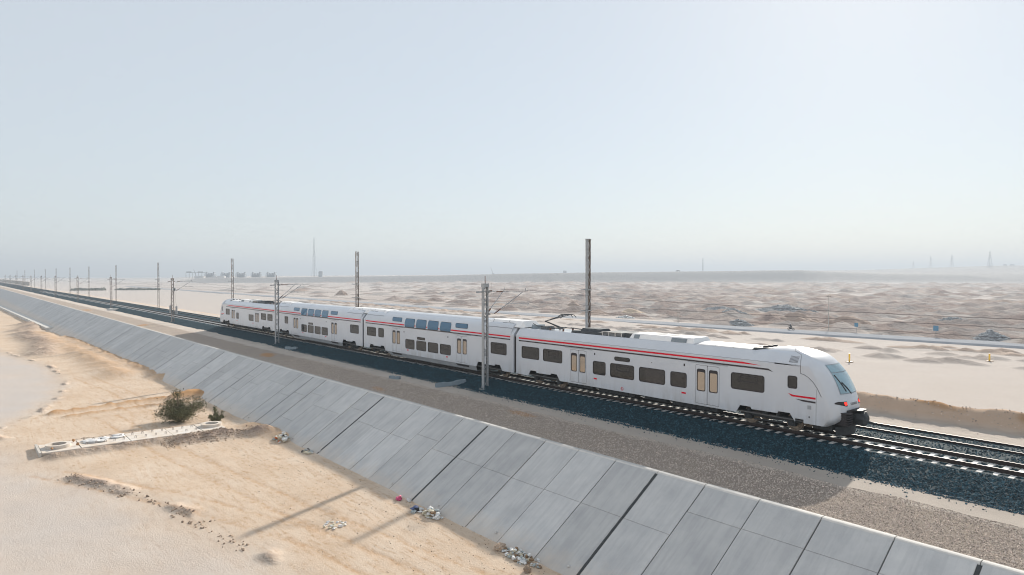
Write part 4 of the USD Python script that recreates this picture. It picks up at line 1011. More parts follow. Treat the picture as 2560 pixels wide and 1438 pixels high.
    rbox('roof_cabinet', 'vent_blue', 0.35, 1.0, 0.45, 4.13, 4.42, 0.04)
    rbox('roof_cabinet', 'roof_grille', 1.3, 2.2, 0.35, 4.13, 4.36, 0.04)
    for i, u in enumerate((16.15, 17.35, 18.55)):
        s_ = sorted((X(u), X(u + 1.17)))
        q = MB(); loft(q, [(s_[0], [(0.98, 4.14), (0.96, 4.19), (0.5, 4.27), (0, 4.30)]), (s_[1], [(0.98, 4.14), (0.96, 4.19), (0.5, 4.27), (0, 4.30)])]); q.build('roof_panel', 'train_panel', car)
    m = MB(); s_ = sorted((X(19.75), X(20.55)))
    m.add([(s_[0], -0.98, 4.14), (s_[1], -0.98, 4.14), (s_[1], 0.98, 4.14), (s_[0], 0.98, 4.14), (X(19.8), -0.9, 4.27), (X(20.9), -0.72, 4.285), (X(20.9), 0.72, 4.285), (X(19.8), 0.9, 4.27)], [[0, 3, 2, 1], [4, 5, 6, 7], [0, 1, 5, 4], [1, 2, 6, 5], [2, 3, 7, 6], [3, 0, 4, 7]])
    m.build('antenna_base', 'roof_dark', car)
    for y in (-0.45, 0.05, 0.5): MB().cyl((X(20.25), y, 4.27), (X(20.25), y, 4.37), 0.16, 0.14, n=12).build('antenna', 'rubber_black', car)
    m = MB(); ins = MB()
    for u, y in ((2.6, -0.5), (2.6, 0.5), (4.0, -0.5), (4.0, 0.5)):
        ins.cyl((X(u), y, 4.13), (X(u), y, 4.28), 0.07, n=8)
    ins.build('insulator', 'insulator_brown', car)
    m.bar((X(2.5), -0.5, 4.30), (X(4.1), -0.5, 4.30), 0.06, 0.06); m.bar((X(2.5), 0.5, 4.30), (X(4.1), 0.5, 4.30), 0.06, 0.06); m.bar((X(3.3), -0.5, 4.31), (X(3.3), 0.5, 4.31), 0.08, 0.08)
    if panto_up: kn, hd = (1.46, 4.72), (3.85, 5.32)
    else: kn, hd = (5.0, 4.50), (2.9, 4.58)
    m.cyl((X(3.25), 0, 4.32), (X(kn[0]), 0, kn[1]), 0.055, n=8)
    m.cyl((X(2.9), 0.12, 4.28), (X(kn[0]) + 0.02, 0.12, kn[1] - 0.05), 0.018, n=6)
    m.cyl((X(kn[0]), 0, kn[1]), (X(hd[0]), -0.35, hd[1]), 0.032, n=6); m.cyl((X(kn[0]), 0, kn[1]), (X(hd[0]), 0.35, hd[1]), 0.032, n=6)
    for dx_ in (-0.18, 0.18):
        m.tube([(X(hd[0] + dx_), y, hd[1] + z) for y, z in ((-0.8, -0.22), (-0.62, -0.04), (-0.4, 0.03), (0.4, 0.03), (0.62, -0.04), (0.8, -0.22))], 0.028, n=6)
    for y in (-0.35, 0.35): m.cyl((X(hd[0] - 0.2), y, hd[1]), (X(hd[0] + 0.2), y, hd[1]), 0.022, n=6)
    m.build('pantograph', 'roof_dark', car)
    m = MB()
    m.tube([(X(0.4), -0.3, 4.5), (X(1.2), -0.55, 4.36), (X(2.5), -0.5, 4.36)], 0.03); m.tube([(X(4.1), 0.2, 4.36), (X(5.2), 0.2, 4.32)], 0.035)
    m.build('roof_cable', 'roof_dark', car)
    small_marks(car, extra)
    return car

W1 = [(0.33, 2.31, 1.92, 2.78), (2.80, 4.81, 1.92, 2.78), (7.93, 9.05, 1.52, 2.37), (9.52, 11.54, 1.51, 2.38), (12.01, 14.02, 1.51, 2.385), (14.48, 15.63, 1.525, 2.375), (18.70, 20.70, 1.915, 2.785), (9.88, 11.19, 2.64, 2.85)]
end_car(G1, 1, W1, [6.465, 17.09], [(22.09, 22.56, 2.38, 2.98)], None,
        [(8.12, 1.185, 0.30, 0.10, 'stripe_red', 'red_mark'), (15.44, 1.19, 0.32, 0.10, 'stripe_red', 'red_mark'), (8.06, 2.88, 0.10, 0.14, 'rubber_black', 'door_lamp'), (15.48, 2.89, 0.10, 0.14, 'rubber_black', 'door_lamp'), (13.0, 2.78, 0.06, 0.06, 'train_seam', 'small_lamp'), (23.25, 1.48, 0.20, 0.20, 'train_grey', 'service_hatch'), (23.25, 0.98, 0.06, 0.09, 'rubber_black', 'socket')], True, 'end_car')
W4 = [(-73.13, -71.23, 1.97, 2.83), (-67.95, -66.88, 1.54, 2.42), (-62.27, -60.26, 1.54, 2.41), (-57.08, -55.14, 1.94, 2.81), (-54.56, -52.66, 1.94, 2.81)]
end_car(G3, -1, W4, [-69.5, -58.77], [(-75.02, -74.70, 2.46, 3.06)], None,
        [(-67.7, 1.2, 0.28, 0.12, 'stripe_red', 'red_mark'), (-60.5, 1.2, 0.28, 0.12, 'stripe_red', 'red_mark')], False, 'end_car')
# gangways between the cars and the round no-smoking sign on the front car
for i, g in enumerate((G1, G2, G3)):
    m = MB()
    for k in range(5):
        x = g - 0.165 + k * 0.068
        m.box((x, -1.30, 0.72), (x + 0.045, 1.30, 3.45)); m.box((x + 0.045, -1.24, 0.8), (x + 0.075, 1.24, 3.4))
    m.build('gangway', 'rubber_black', train)
t = trimesh.creation.annulus(0.085, 0.11, 0.006, sections=20); v = np.array(t.vertices)
sgn = MB().add(np.stack([v[:, 0] + 10.55, -HW - 0.004 + v[:, 2], v[:, 1] + 0.80], 1), t.faces)
sgn.bar((10.48, -HW - 0.006, 0.87), (10.62, -HW - 0.006, 0.73), 0.006, 0.02)
sgn.build('round_sign', 'stripe_red', train)
# ------------------------------------------------------------------ overhead line masts and lattice posts
def lattice(parent, h, z0, hx, hy, look, step=0.62, fl=0.06, bw=0.05, dark=False):
    """two channel legs (webs towards -y and +y) and zigzag bracing on the two open faces"""
    for s in (-1, 1):
        m = MB(); y = s * hy
        m.box((-hx, y - 0.008, z0), (hx, y + 0.008, h))
        for sx in (-1, 1): m.box((sx * hx - 0.008, y - s * 0.008, z0), (sx * hx + 0.008, y - s * fl, h))
        m.build('leg', look if s < 0 or not dark else 'post_shaded_leg', parent)  # shade on the far leg, seen through the bracing, is put into its colour
    m = MB(); n = int((h - z0 - 0.3) / step); zs = np.linspace(z0 + 0.15, h - 0.15, n + 1)
    for sx in (-1, 1):
        for i in range(n):
            a, b = (-1, 1) if (i + (sx > 0)) % 2 else (1, -1)
            m.bar((sx * (hx + 0.012), a * (hy - 0.02), zs[i]), (sx * (hx + 0.012), b * (hy - 0.02), zs[i + 1]), 0.014, bw)
    m.build('bracing', look, parent)
    m = MB(); m.box((-hx - 0.03, -hy - 0.03, h - 0.02), (hx + 0.03, hy + 0.03, h + 0.02)); m.build('cap_plate', look, parent)

def cantilever(parent, dx, tube='galvanised'):
    z1, z2 = 7.72, 5.95
    a = np.array([dx * 0.25, 0.2, z1]); e = np.array([dx, 2.95, z1 + 0.02]); b = np.array([dx * 0.25, 0.2, z2])
    ins = MB()
    p = a + (e - a) * 0.18; q = a + (e - a) * 0.36
    m = MB(); m.cyl(a, p, 0.022, n=6); m.cyl(q, e + (e - a) * 0.06, 0.026, n=6)
    for t in np.linspace(0, 1, 6): ins.cyl(p + (q - p) * t, p + (q - p) * min(1, t + 0.09), 0.075, 0.04, n=8)
    ins.cyl(p, q, 0.035, n=6)
    c = np.array([dx * 0.93, 2.72, z1 - 0.08]); p = b + np.array([dx * 0.1, 0.35, 0.04])
    q = p + (c - p) * 0.22
    m.cyl(b, p, 0.025, n=6); m.cyl(q, c, 0.032, n=6)
    for t in np.linspace(0, 1, 6): ins.cyl(p + (q - p) * t, p + (q - p) * min(1, t + 0.09), 0.08, 0.045, n=8)
    ins.cyl(p, q, 0.035, n=6)
    r = p + (c - p) * 0.45; s = np.array([dx * 1.02, 3.25, r[2] + 0.03])
    m.cyl(r, s, 0.024, n=6); m.cyl(s, s + np.array([0, -0.12, -0.18]), 0.018, n=5)
    m.cyl(e, e + np.array([0, 0.02, 0.22]), 0.03, n=5); m.cyl(r + np.array([dx * .05, .4, .02]), c + np.array([0, -0.5, -0.25]), 0.01, n=4)
    cp = m.build('cantilever', tube, parent)
    ins.build('insulator', 'insulator_brown', cp)

def mast(loc, label, arms, look, weights=False, group=None):
    t = thing('overhead_line_mast', label, 'mast', loc, 0, group)
    lattice(t, 8.32, 0.12, 0.135, 0.23, look)
    m = MB(); m.cyl((0, 0, -0.35), (0, 0, 0.06), 0.52, 0.50, n=14); m.build('foundation', 'old_concrete', t)
    m = MB(); m.box((-0.32, -0.34, 0.06), (0.32, 0.34, 0.09))
    for s in (-1, 1):
        for d in (-0.13, 0.13): m.add([(d, s * 0.2, 0.09), (d, s * 0.33, 0.09), (d, s * 0.2, 0.48), (d + 0.012, s * 0.2, 0.09), (d + 0.012, s * 0.33, 0.09), (d + 0.012, s * 0.2, 0.48)], np.array([[0, 1, 2], [3, 5, 4], [1, 4, 5], [1, 5, 2]]))
    m.build('base_plate', look, t)
    m = MB(); m.box((-0.19, -0.24, 8.06), (0.19, 0.24, 8.30)); m.build('head', look, t)
    m = MB(); m.cyl((0, 0, 8.3), (0, 0, 8.95), 0.032, 0.026, n=6)
    m.build('top_pin', 'insulator_brown', t)
    m = MB(); m.bar((0, -0.2, 7.7), (-0.12, -0.78, 7.66), 0.08, 0.12); m.build('side_arm', look, t)
    m = MB(); m.box((-0.3, 0.21, 7.62), (0.3, 0.28, 7.80)); m.bar((-0.4, 0.245, 7.71), (0.4, 0.245, 7.71), 0.06, 0.06); m.build('bracket', look, t)
    m = MB(); m.box((-0.3, 0.21, 5.86), (0.3, 0.28, 6.02)); m.build('bracket', look, t)
    for d in arms: cantilever(t, d)
    if weights:
        m = MB(); m.cyl((0.02, -0.42, 1.75), (0.02, -0.42, 3.2), 0.17, n=12); m.cyl((0.45, 0.55, 1.55), (0.45, 0.55, 3.05), 0.19, n=12); m.build('counterweight', 'galvanised', t)
        m = MB(); m.cyl((0.45, 0.55, 3.05), (0.2, 0.25, 6.4), 0.012, n=4); m.cyl((0.02, -0.42, 3.2), (0.02, -0.25, 6.4), 0.012, n=4); m.cyl((-0.1, 0, 6.1), (-4.3, 0.4, 0.3), 0.015, n=4); m.cyl((-0.1, 0, 6.1), (-3.4, 0.4, 0.3), 0.015, n=4); m.build('guy_wire', 'wire_dark', t)
        m = MB()
        for z in (6.1, 6.35): m.cyl((-0.2, 0.28, z), (0.25, 0.28, z), 0.2, n=12)
        m.build('tension_wheel', 'galvanised', t)
    return t
GM = 'overhead line masts beside the near track'
mast((-2.25, -3.02, -0.72), 'grey lattice mast with two cantilever arms before the gap to the front car', (1.45, -1.25), 'galvanised', group=GM)
mast((-46.6, -3.05, -0.72), 'grey lattice mast with two cantilever arms beside the rear car of the train', (1.3, -1.0), 'galvanised', group=GM)
mast((-99.8, -3.1, -0.72), 'rusty lattice mast with grey counterweight cylinders beyond the tail of the train', (1.6,), 'rusty_steel', True, group=GM)
src = mast((-164.0, -3.05, -0.75), 'rusty lattice mast, next one behind the mast with counterweights', (1.2,), 'rusty_steel', group=GM)
for i, x in enumerate((-224.4, -286, -340, -392, -442, -497, -552, -606)):
    dup(src, 'overhead_line_mast', ['small hazy lattice mast second behind the one with counterweights', 'small hazy lattice mast third behind the one with counterweights', 'small hazy lattice mast fourth behind the one with counterweights', 'faint lattice mast fifth behind the one with counterweights', 'faint lattice mast just before the far left parapet wall', 'faint mast over the right part of the far parapet wall', 'faint mast over the middle of the far parapet wall', 'faintest mast of the near row at the far left'][i], 'mast', (x, -3.05, -0.8), 0, GM)

def post(loc, label, look, group):
    t = thing('lattice_post', label, 'lattice post', loc, 0, group)
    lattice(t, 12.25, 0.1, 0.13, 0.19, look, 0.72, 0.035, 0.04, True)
    m = MB(); m.cyl((0, 0, -0.4), (0, 0, 0.05), 0.5, n=12); m.build('foundation', 'old_concrete', t)
    for z in (7.85, 6.05):
        m = MB(); m.box((-0.19, -0.72, z - 0.03), (-0.10, 0.26, z + 0.05)); m.box((0.10, -0.3, z - 0.03), (0.19, 0.26, z + 0.05)); m.box((-0.19, -0.25, z - 0.03), (0.19, -0.2, z + 0.05))
        m.build('bracket', 'galvanised', t)
    return t
GP = 'tall bare lattice posts beyond the second track'
post((-1.0, 7.25, -0.85), 'tall bare lattice post rising behind the roof of the front car', 'galvanised', GP)
src = post((-44.6, 7.25, -0.85), 'tall bare lattice post rising behind the double deck cars', 'rusty_steel', GP)
for i, (x, y) in enumerate(((-97.8, 7.25), (-159.8, 7.3), (-219.8, 7.3), (-277.8, 7.3), (-333, 7.3), (-385.5, 7.3), (-438, 7.3), (-505, 7.3), (-580, 7.3), (-655, 7.3))):
    dup(src, 'lattice_post', ['tall bare lattice post just behind the tail of the train', 'tall bare lattice post left of the mast with counterweights', 'tall lattice post second left of the mast with counterweights', 'hazy tall post third left of the mast with counterweights', 'hazy tall post fourth left of the mast with counterweights', 'hazy tall post fifth left of the mast with counterweights', 'faint tall post right of the far parapet wall end', 'faint tall post above the right part of the parapet wall', 'faint tall post above the middle of the parapet wall', 'faintest tall post at the far left edge'][i], 'lattice post', (x, y, -0.85), 0, GP)
def wire(y, z, label, sag=0.5, r=0.009, x0=60.0, step=6.0):
    spans = [60.0, -2.25, -46.6, -99.8, -164, -224.4, -286, -340, -392, -442, -497, -552, -606]
    m = MB(); pts = []
    for a, b in zip(spans[:-1], spans[1:]):
        n = 8
        for i in range(n + (b == spans[-1])):
            t = i / n; pts.append((a + (b - a) * t, y + (0.18 if int(a) % 2 else -0.18) * 0, z - 4 * sag * t * (1 - t)))
    m.tube(pts, r, n=4)
    m.build('overhead_wire', 'wire_dark', label=label, cat='wire', group='overhead wires along the railway')
wire(0.0, 7.15, 'upper dark overhead wire running above the near track', 0.75, 0.009)
wire(0.15, 5.62, 'lower dark overhead wire running above the near track', 0.06, 0.009)
wire(3.8, 5.9, 'dark overhead wire running above the second track', 0.12, 0.009)

# ------------------------------------------------------------------ things beside the near track
def spare_sleeper(a, b, name, label, cat, w=0.30, h=0.26, look='grey_beam'):
    a, b = np.array(a, float), np.array(b, float); d = (b - a) / np.linalg.norm(b - a); u = np.array([-d[1], d[0], 0]) * w / 2; Lg = np.linalg.norm(b - a)
    v, f = [], []
    for t, hh in ((0, h), (0.14, h * 1.02), (0.3, h * 1.04), (0.42, h * 0.82), (0.58, h * 0.82), (0.7, h * 1.04), (0.86, h * 1.02), (1, h)):
        c = a + (b - a) * t
        v += [c - u, c + u, c + u * 0.82 + [0, 0, hh], c - u * 0.82 + [0, 0, hh]]
    for i in range(7):
        for j in range(4): f.append([4 * i + j, 4 * i + (j + 1) % 4, 4 * i + 4 + (j + 1) % 4, 4 * i + 4 + j])
    f += [[3, 2, 1, 0], [28, 29, 30, 31]]
    MB().add(v, f).build(name, look, label=label, cat=cat)
spare_sleeper((-5.95, -5.25, -0.84), (-5.3, -2.75, -0.66), 'concrete_sleeper', 'long loose concrete sleeper lying on the ballast left of the nearest mast', 'sleeper', 0.34, 0.34)
spare_sleeper((-12.6, -5.7, -0.84), (-11.6, -5.3, -0.84), 'concrete_block', 'short grey concrete block lying at the ballast edge by the double deck car', 'concrete block', 0.32, 0.26)
spare_sleeper((-41.4, -3.9, -0.82), (-39.4, -3.3, -0.78), 'concrete_sleeper', 'short grey sleeper end lying right of the mast beside the rear car', 'sleeper', 0.36, 0.34)
spare_sleeper((-158.8, -4.4, -0.85), (-156.6, -3.0, -0.85), 'concrete_slab', 'pale concrete slab dumped at the ballast edge far beyond the tail', 'concrete slab', 1.4, 0.5, 'kerb_concrete')
# ------------------------------------------------------------------ foreground: culvert, bush, rubbish
def culvert():
    t = thing('concrete_culvert', 'low white concrete channel with lifting loops and two round openings on the sand', 'culvert', (-18.35, -24.5, -4.62), 0)
    hw = 1.42
    m = MB()
    m.box((-hw, -6.3, -0.6), (hw, 6.35, 0.36)); m.build('channel_wall', 'pale_concrete', t)
    y = -6.25; k = 0
    for L, nm in ((2.35, 'end_slab'), (3.2, 'cover_slab'), (2.9, 'cover_slab'), (2.2, 'cover_slab'), (1.75, 'end_slab')):
        s = MB(); z0 = 0.37 + RNG.uniform(0, 0.03); s.box((-hw - 0.05, y + 0.03, z0), (hw + 0.05, y + L - 0.03, z0 + 0.10))
        p = s.build(nm, 'pale_concrete', t)
        if nm == 'cover_slab':
            n = int(L / 0.62)
            for i in range(n):
                for sx in (-0.62, 0.62):
                    lp = MB(); cx, cy = sx, y + 0.45 + i * (L - 0.8) / max(1, n - 1)
                    lp.tube([(cx, cy - 0.05, z0 + 0.1), (cx, cy - 0.05, z0 + 0.26), (cx, cy + 0.05, z0 + 0.26), (cx, cy + 0.05, z0 + 0.1)], 0.018, n=5)
                    lp.build('lifting_loop', 'rusty_steel', p)
        y += L
    m = MB(); m.box((-hw - 0.28, -6.42, -0.75), (hw + 0.12, -6.27, 0.52)); m.build('end_wall', 'old_concrete', t)
    for yy in (-5.15, 5.45):
        a = trimesh.creation.annulus(0.52, 0.80, 0.24, sections=28); v = np.array(a.vertices) + [0.05 - 0.15 * (yy > 0), yy, 0.59]
        r_ = obj('manhole_ring', (v, a.faces), 'pale_concrete', t, smooth=30)
        d = MB(); d.cyl((0.05 - 0.15 * (yy > 0), yy, 0.475), (0.05 - 0.15 * (yy > 0), yy, 0.49), 0.53, n=24); d.build('manhole_hole', 'rubber_black', r_)  # black disc closes the ring, painting the darkness of a hole
    b = MB()
    for i in range(16):
        v, f = rock(200 + i, 1); b.add(v * [0.7, 0.9, 0.22] * RNG.uniform(0.5, 1.1) + [RNG.uniform(-0.9, 0.5), RNG.uniform(-3.6, -0.9), 0.55], f)
    b.build('plastic_sheet', 'bag_white', t, smooth=True)
    for i, (xx, yy) in enumerate(((0.5, -4.0), (-0.9, -4.1), (0.9, -5.6))):
        v, f = rock(300 + i, 1); obj('stone', (v * 0.22 + [xx, yy, 0.60], f), 'orange_soil', t)
culvert()

def bush(x, y, R, H, name, label, n, look, dry, seed, spikes):
    r = np.random.default_rng(seed); z0 = gz(x, y)
    t = thing(name, label, 'bush', (x, y, z0))
    st = MB(); tips = []
    for i in range(spikes):
        a = r.uniform(0, 2 * math.pi); L = r.uniform(0.55, 1.0); d = np.array([math.cos(a) * R * r.uniform(0.35, 1.0), math.sin(a) * R * r.uniform(0.3, 0.9), H * L * r.uniform(0.55, 1.0)])
        if i < 3: d = np.array([-0.38 * R + r.normal(0, 0.12), 0.0, H * r.uniform(1.05, 1.3)])
        mid = d * [0.45, 0.45, 0.6] + r.normal(0, 0.06, 3)
        st.tube([(0, 0, -0.05), mid, d], 0.018, n=4); tips += [(mid, 0.55 * R / 2), (d, 0.42 * R / 2)]
    st.build('stem', 'wood_brown', t)
    for lk, nm, cnt in ((look, 'foliage', n), (dry, 'dry_twigs', n // 4)):
        k = r.integers(0, len(tips), cnt); P = np.array([tips[i][0] for i in k]) + r.normal(0, 1, (cnt, 3)) * np.array([[tips[i][1] * 0.52] * 2 + [tips[i][1] * 0.46] for i in k])
        P[:, 2] = np.abs(P[:, 2]) * (0.75 if nm == 'dry_twigs' else 1)
        ax = r.normal(0, 1, (cnt, 3)) + [0, 0, 0.8]; ax /= np.linalg.norm(ax, axis=1)[:, None]
        sd = np.cross(ax, r.normal(0, 1, (cnt, 3))); sd /= np.linalg.norm(sd, axis=1)[:, None]
        L = r.uniform(0.06, 0.17, (cnt, 1)) * (1.5 if nm == 'dry_twigs' else 1); w = L * (0.26 if nm == 'foliage' else 0.08)
        v = np.stack([P - ax * L * .5, P + sd * w, P + ax * L * .5, P - sd * w], 1).reshape(-1, 3)
        i = np.arange(cnt) * 4
        obj(nm, (v, np.vstack([np.stack([i, i + 1, i + 2], 1), np.stack([i, i + 2, i + 3], 1)])), lk, t, kind='stuff')
bush(-23.3, -20.3, 2.0, 2.05, 'desert_bush', 'large olive green bush behind the white concrete channel', 9000, 'bush_leaf', 'bush_dry', 5, 62)
bush(-20.9, -18.0, 0.75, 1.0, 'desert_bush', 'small brownish shrub right of the large bush', 1500, 'bush_leaf', 'bush_dry', 6, 14)

TR = ['trash_white', 'trash_cream', 'trash_grey', 'trash_white', 'trash_brown', 'trash_white', 'trash_cream', 'trash_black', 'trash_orange', 'trash_blue', 'trash_pink']
def rubbish(x, y, L, W, H, n, label, looks, name='rubbish_pile', rot=0.0, smin=0.10, smax=0.34):
    t = thing(name, label, 'rubbish', (x, y, gz(x, y)), rot)
    for i in range(n):
        rr = math.sqrt(RNG.random()); a = RNG.uniform(0, 2 * math.pi)
        px_, py_ = L / 2 * rr * math.cos(a), W / 2 * rr * math.sin(a); hz = H * (1 - rr ** 1.5) * RNG.uniform(0.3, 1.0)
        s = RNG.uniform(smin, smax); v, f = rock(400 + i * 7 + int(x * 3), 1)
        v = v * s * [RNG.uniform(0.7, 1.6), RNG.uniform(0.7, 1.4), RNG.uniform(0.35, 0.9)]
        c, sn = math.cos(a * 3), math.sin(a * 3)
        v = v @ np.array([[c, sn, 0], [-sn, c, 0], [0, 0, 1]])
        obj('litter', (v + [px_, py_, hz + s * 0.15], f), looks[i % len(looks)], t, smooth=False)
rubbish(-10.9, -16.05, 2.0, 1.2, 0.55, 60, 'heap of mixed litter with an orange rag at the slope foot', ['trash_white', 'trash_cream', 'trash_grey', 'trash_white', 'trash_brown', 'trash_white', 'trash_cream', 'trash_grey', 'trash_white', 'trash_black', 'trash_cream', 'trash_orange'], rot=-8)
rubbish(-6.2, -15.95, 1.1, 0.6, 0.28, 22, 'small heap of black and pale bags right of the mixed litter heap', ['trash_black', 'trash_cream', 'trash_white', 'trash_grey', 'trash_cream'])
rubbish(9.1, -16.3, 0.8, 0.5, 0.22, 18, 'small dark blue rag heap beside the long pale litter heap', ['trash_blue', 'trash_black', 'trash_grey', 'trash_white'])
rubbish(10.3, -16.0, 1.5, 0.75, 0.42, 46, 'pale litter heap with a white bag near the pink bag', ['trash_cream', 'trash_white', 'trash_white', 'trash_grey', 'trash_brown', 'trash_cream', 'trash_white'])
rubbish(17.4, -15.9, 2.6, 0.9, 0.35, 85, 'long spread of white broken litter beside the brown boulder', ['trash_white', 'trash_cream', 'trash_white', 'trash_grey', 'trash_white', 'trash_brown'], smax=0.24)
rubbish(8.3, -20.6, 1.3, 1.2, 0.06, 40, 'flat white plastic scraps lying out on the open sand', ['trash_white', 'bag_white', 'trash_cream'], name='plastic_scraps', smin=0.06, smax=0.2)
def bag(x, y, look, label, s=0.3):
    v, f = rock(int(x * 100) % 97 + 3, 2); z = gz(x, y)
    nk = MB().add(v * [s * 1.3, s, s * 0.9] + [x, y, z + s * 0.3], f); nk.cyl((x + s * 0.3, y, z + s * 0.55), (x + s * 0.45, y + 0.03, z + s * 0.95), s * 0.1, s * 0.22, n=7)
    nk.build('plastic_bag', look, smooth=50, label=label, cat='plastic bag')
bag(6.9, -16.1, 'trash_pink', 'bright pink plastic bag lying at the slope foot', 0.30)
bag(7.5, -15.8, 'bag_white', 'pale plastic bag right of the pink bag', 0.28)
def boulder(x, y, s, label, look, seed):
    v, f = rock(seed, 2); z = gz(x, y)
    v = v * (1 + 0.25 * (meshkit.fbm(v * 3, 3, seed)[:, None] - 0.5))
    obj('boulder', (v * s + [x, y, z + s * 0.18], f), look, label=label, cat='boulder')
boulder(16.0, -16.0, 0.62, 'brown boulder at the left end of the white litter spread', 'clod_soil', 71)
boulder(18.6, -16.6, 0.45, 'brown clod in front of the white litter spread', 'clod_soil', 72)

# ------------------------------------------------------------------ road and what is beside it
def road_y(x): return np.interp(x, [-700, -508, -240, -112, -41, 0, 120], [127.5, 127.5, 125.2, 124.0, 128.0, 132.0, 143.5])
def road_z(x): return -6.42 + 0 * np.asarray(x)
xr = np.arange(120, -900, -3.0)
v = []; 
for x in xr:
    y = road_y(x)
    for o, z in ((-1.0, -0.75), (-0.15, 0.02), (0.0, 0.03), (4.3, 0.10), (8.6, 0.03), (8.75, 0.02), (9.8, -0.75)): v.append((x, y + o, -6.25 + z))
nn = len(xr); f = [[i * 7 + j, i * 7 + j + 1, i * 7 + 8 + j, i * 7 + 7 + j] for i in range(nn - 1) for j in range(6)]
MB().add(v, f).build('road', 'asphalt', smooth=30, kind='structure')
pv = []; pf = []
for i, x in enumerate(np.arange(100, -500, -9.0)):
    y, y2 = road_y(x) + 4.22, road_y(x - 3) + 4.22
    pf.append([4 * i, 4 * i + 1, 4 * i + 2, 4 * i + 3]); pv += [(x, y, -6.143), (x, y + 0.15, -6.143), (x - 3, y2 + 0.15, -6.143), (x - 3, y2, -6.143)]
MB().add(pv, pf).build('road_marking', 'kerb_concrete', kind='structure')

def sign(x, y, label, w=0.9, h=0.95):
    t = thing('road_sign', label, 'road sign', (x, y, -6.6), 0)
    m = MB(); m.cyl((0, 0, 0), (0, 0, 2.2), 0.05, n=8); m.build('pole', 'galvanised', t)
    a = MB(); a.box((-w / 2, -0.06, 1.9), (w / 2, -0.03, 1.9 + h)); p = a.build('sign_plate', 'sign_blue', t)
    b = MB(); b.box((-w / 2 - 0.03, -0.03, 1.87), (w / 2 + 0.03, -0.005, 1.93 + h)); b.build('plate_rim', 'kerb_concrete', p)
sign(-36.0, 138.5, 'small blue road sign on a pole, further from the right edge')
sign(-18.8, 140.2, 'small blue road sign on a pole, close to the rubble heap', 1.1, 1.15)
def pole(x, y, h, label, z=-6.6):
    t = thing('utility_pole', label, 'pole', (x, y, z))
    m = MB(); m.cyl((0, 0, 0), (0, 0, h), 0.12, 0.08, n=8); m.build('shaft', 'old_concrete', t)
    m = MB(); m.bar((-0.5, 0, h - 0.4), (0.5, 0, h - 0.4), 0.08, 0.08)
    for q in (-0.42, 0.42): m.cyl((q, 0, h - 0.36), (q, 0, h - 0.16), 0.05, n=6)
    m.build('crossarm', 'wood_brown', t)
pole(-43.4, 139.4, 9.6, 'tall thin pole by the road, right of the front car nose')
pole(-88.4, 136.5, 3.6, 'short thin pole by the road above the middle of the front car')
pole(-184, 136.5, 7.6, 'thin pole by the road left of the nearest mast')
pole(-344, 262, 9.0, 'distant thin pole in the sand near the nearest mast top')
def bollard(x, y, label, h):
    t = thing('marker_post', label, 'marker post', (x, y, gz(x, y)))
    m = MB(); m.cyl((0, 0, 0), (0, 0, h), 0.13, n=10); m.build('shaft', 'paint_yellow', t)
    m = MB(); m.box((-0.5, -0.4, 0), (0.5, 0.4, 0.12)); m.build('base', 'trash_brown', t)
bollard(-12.0, 81.5, 'yellow marker post on the sand right of the train nose', 1.45)
bollard(2.4, 102.0, 'small yellow marker post near the right edge', 1.3)

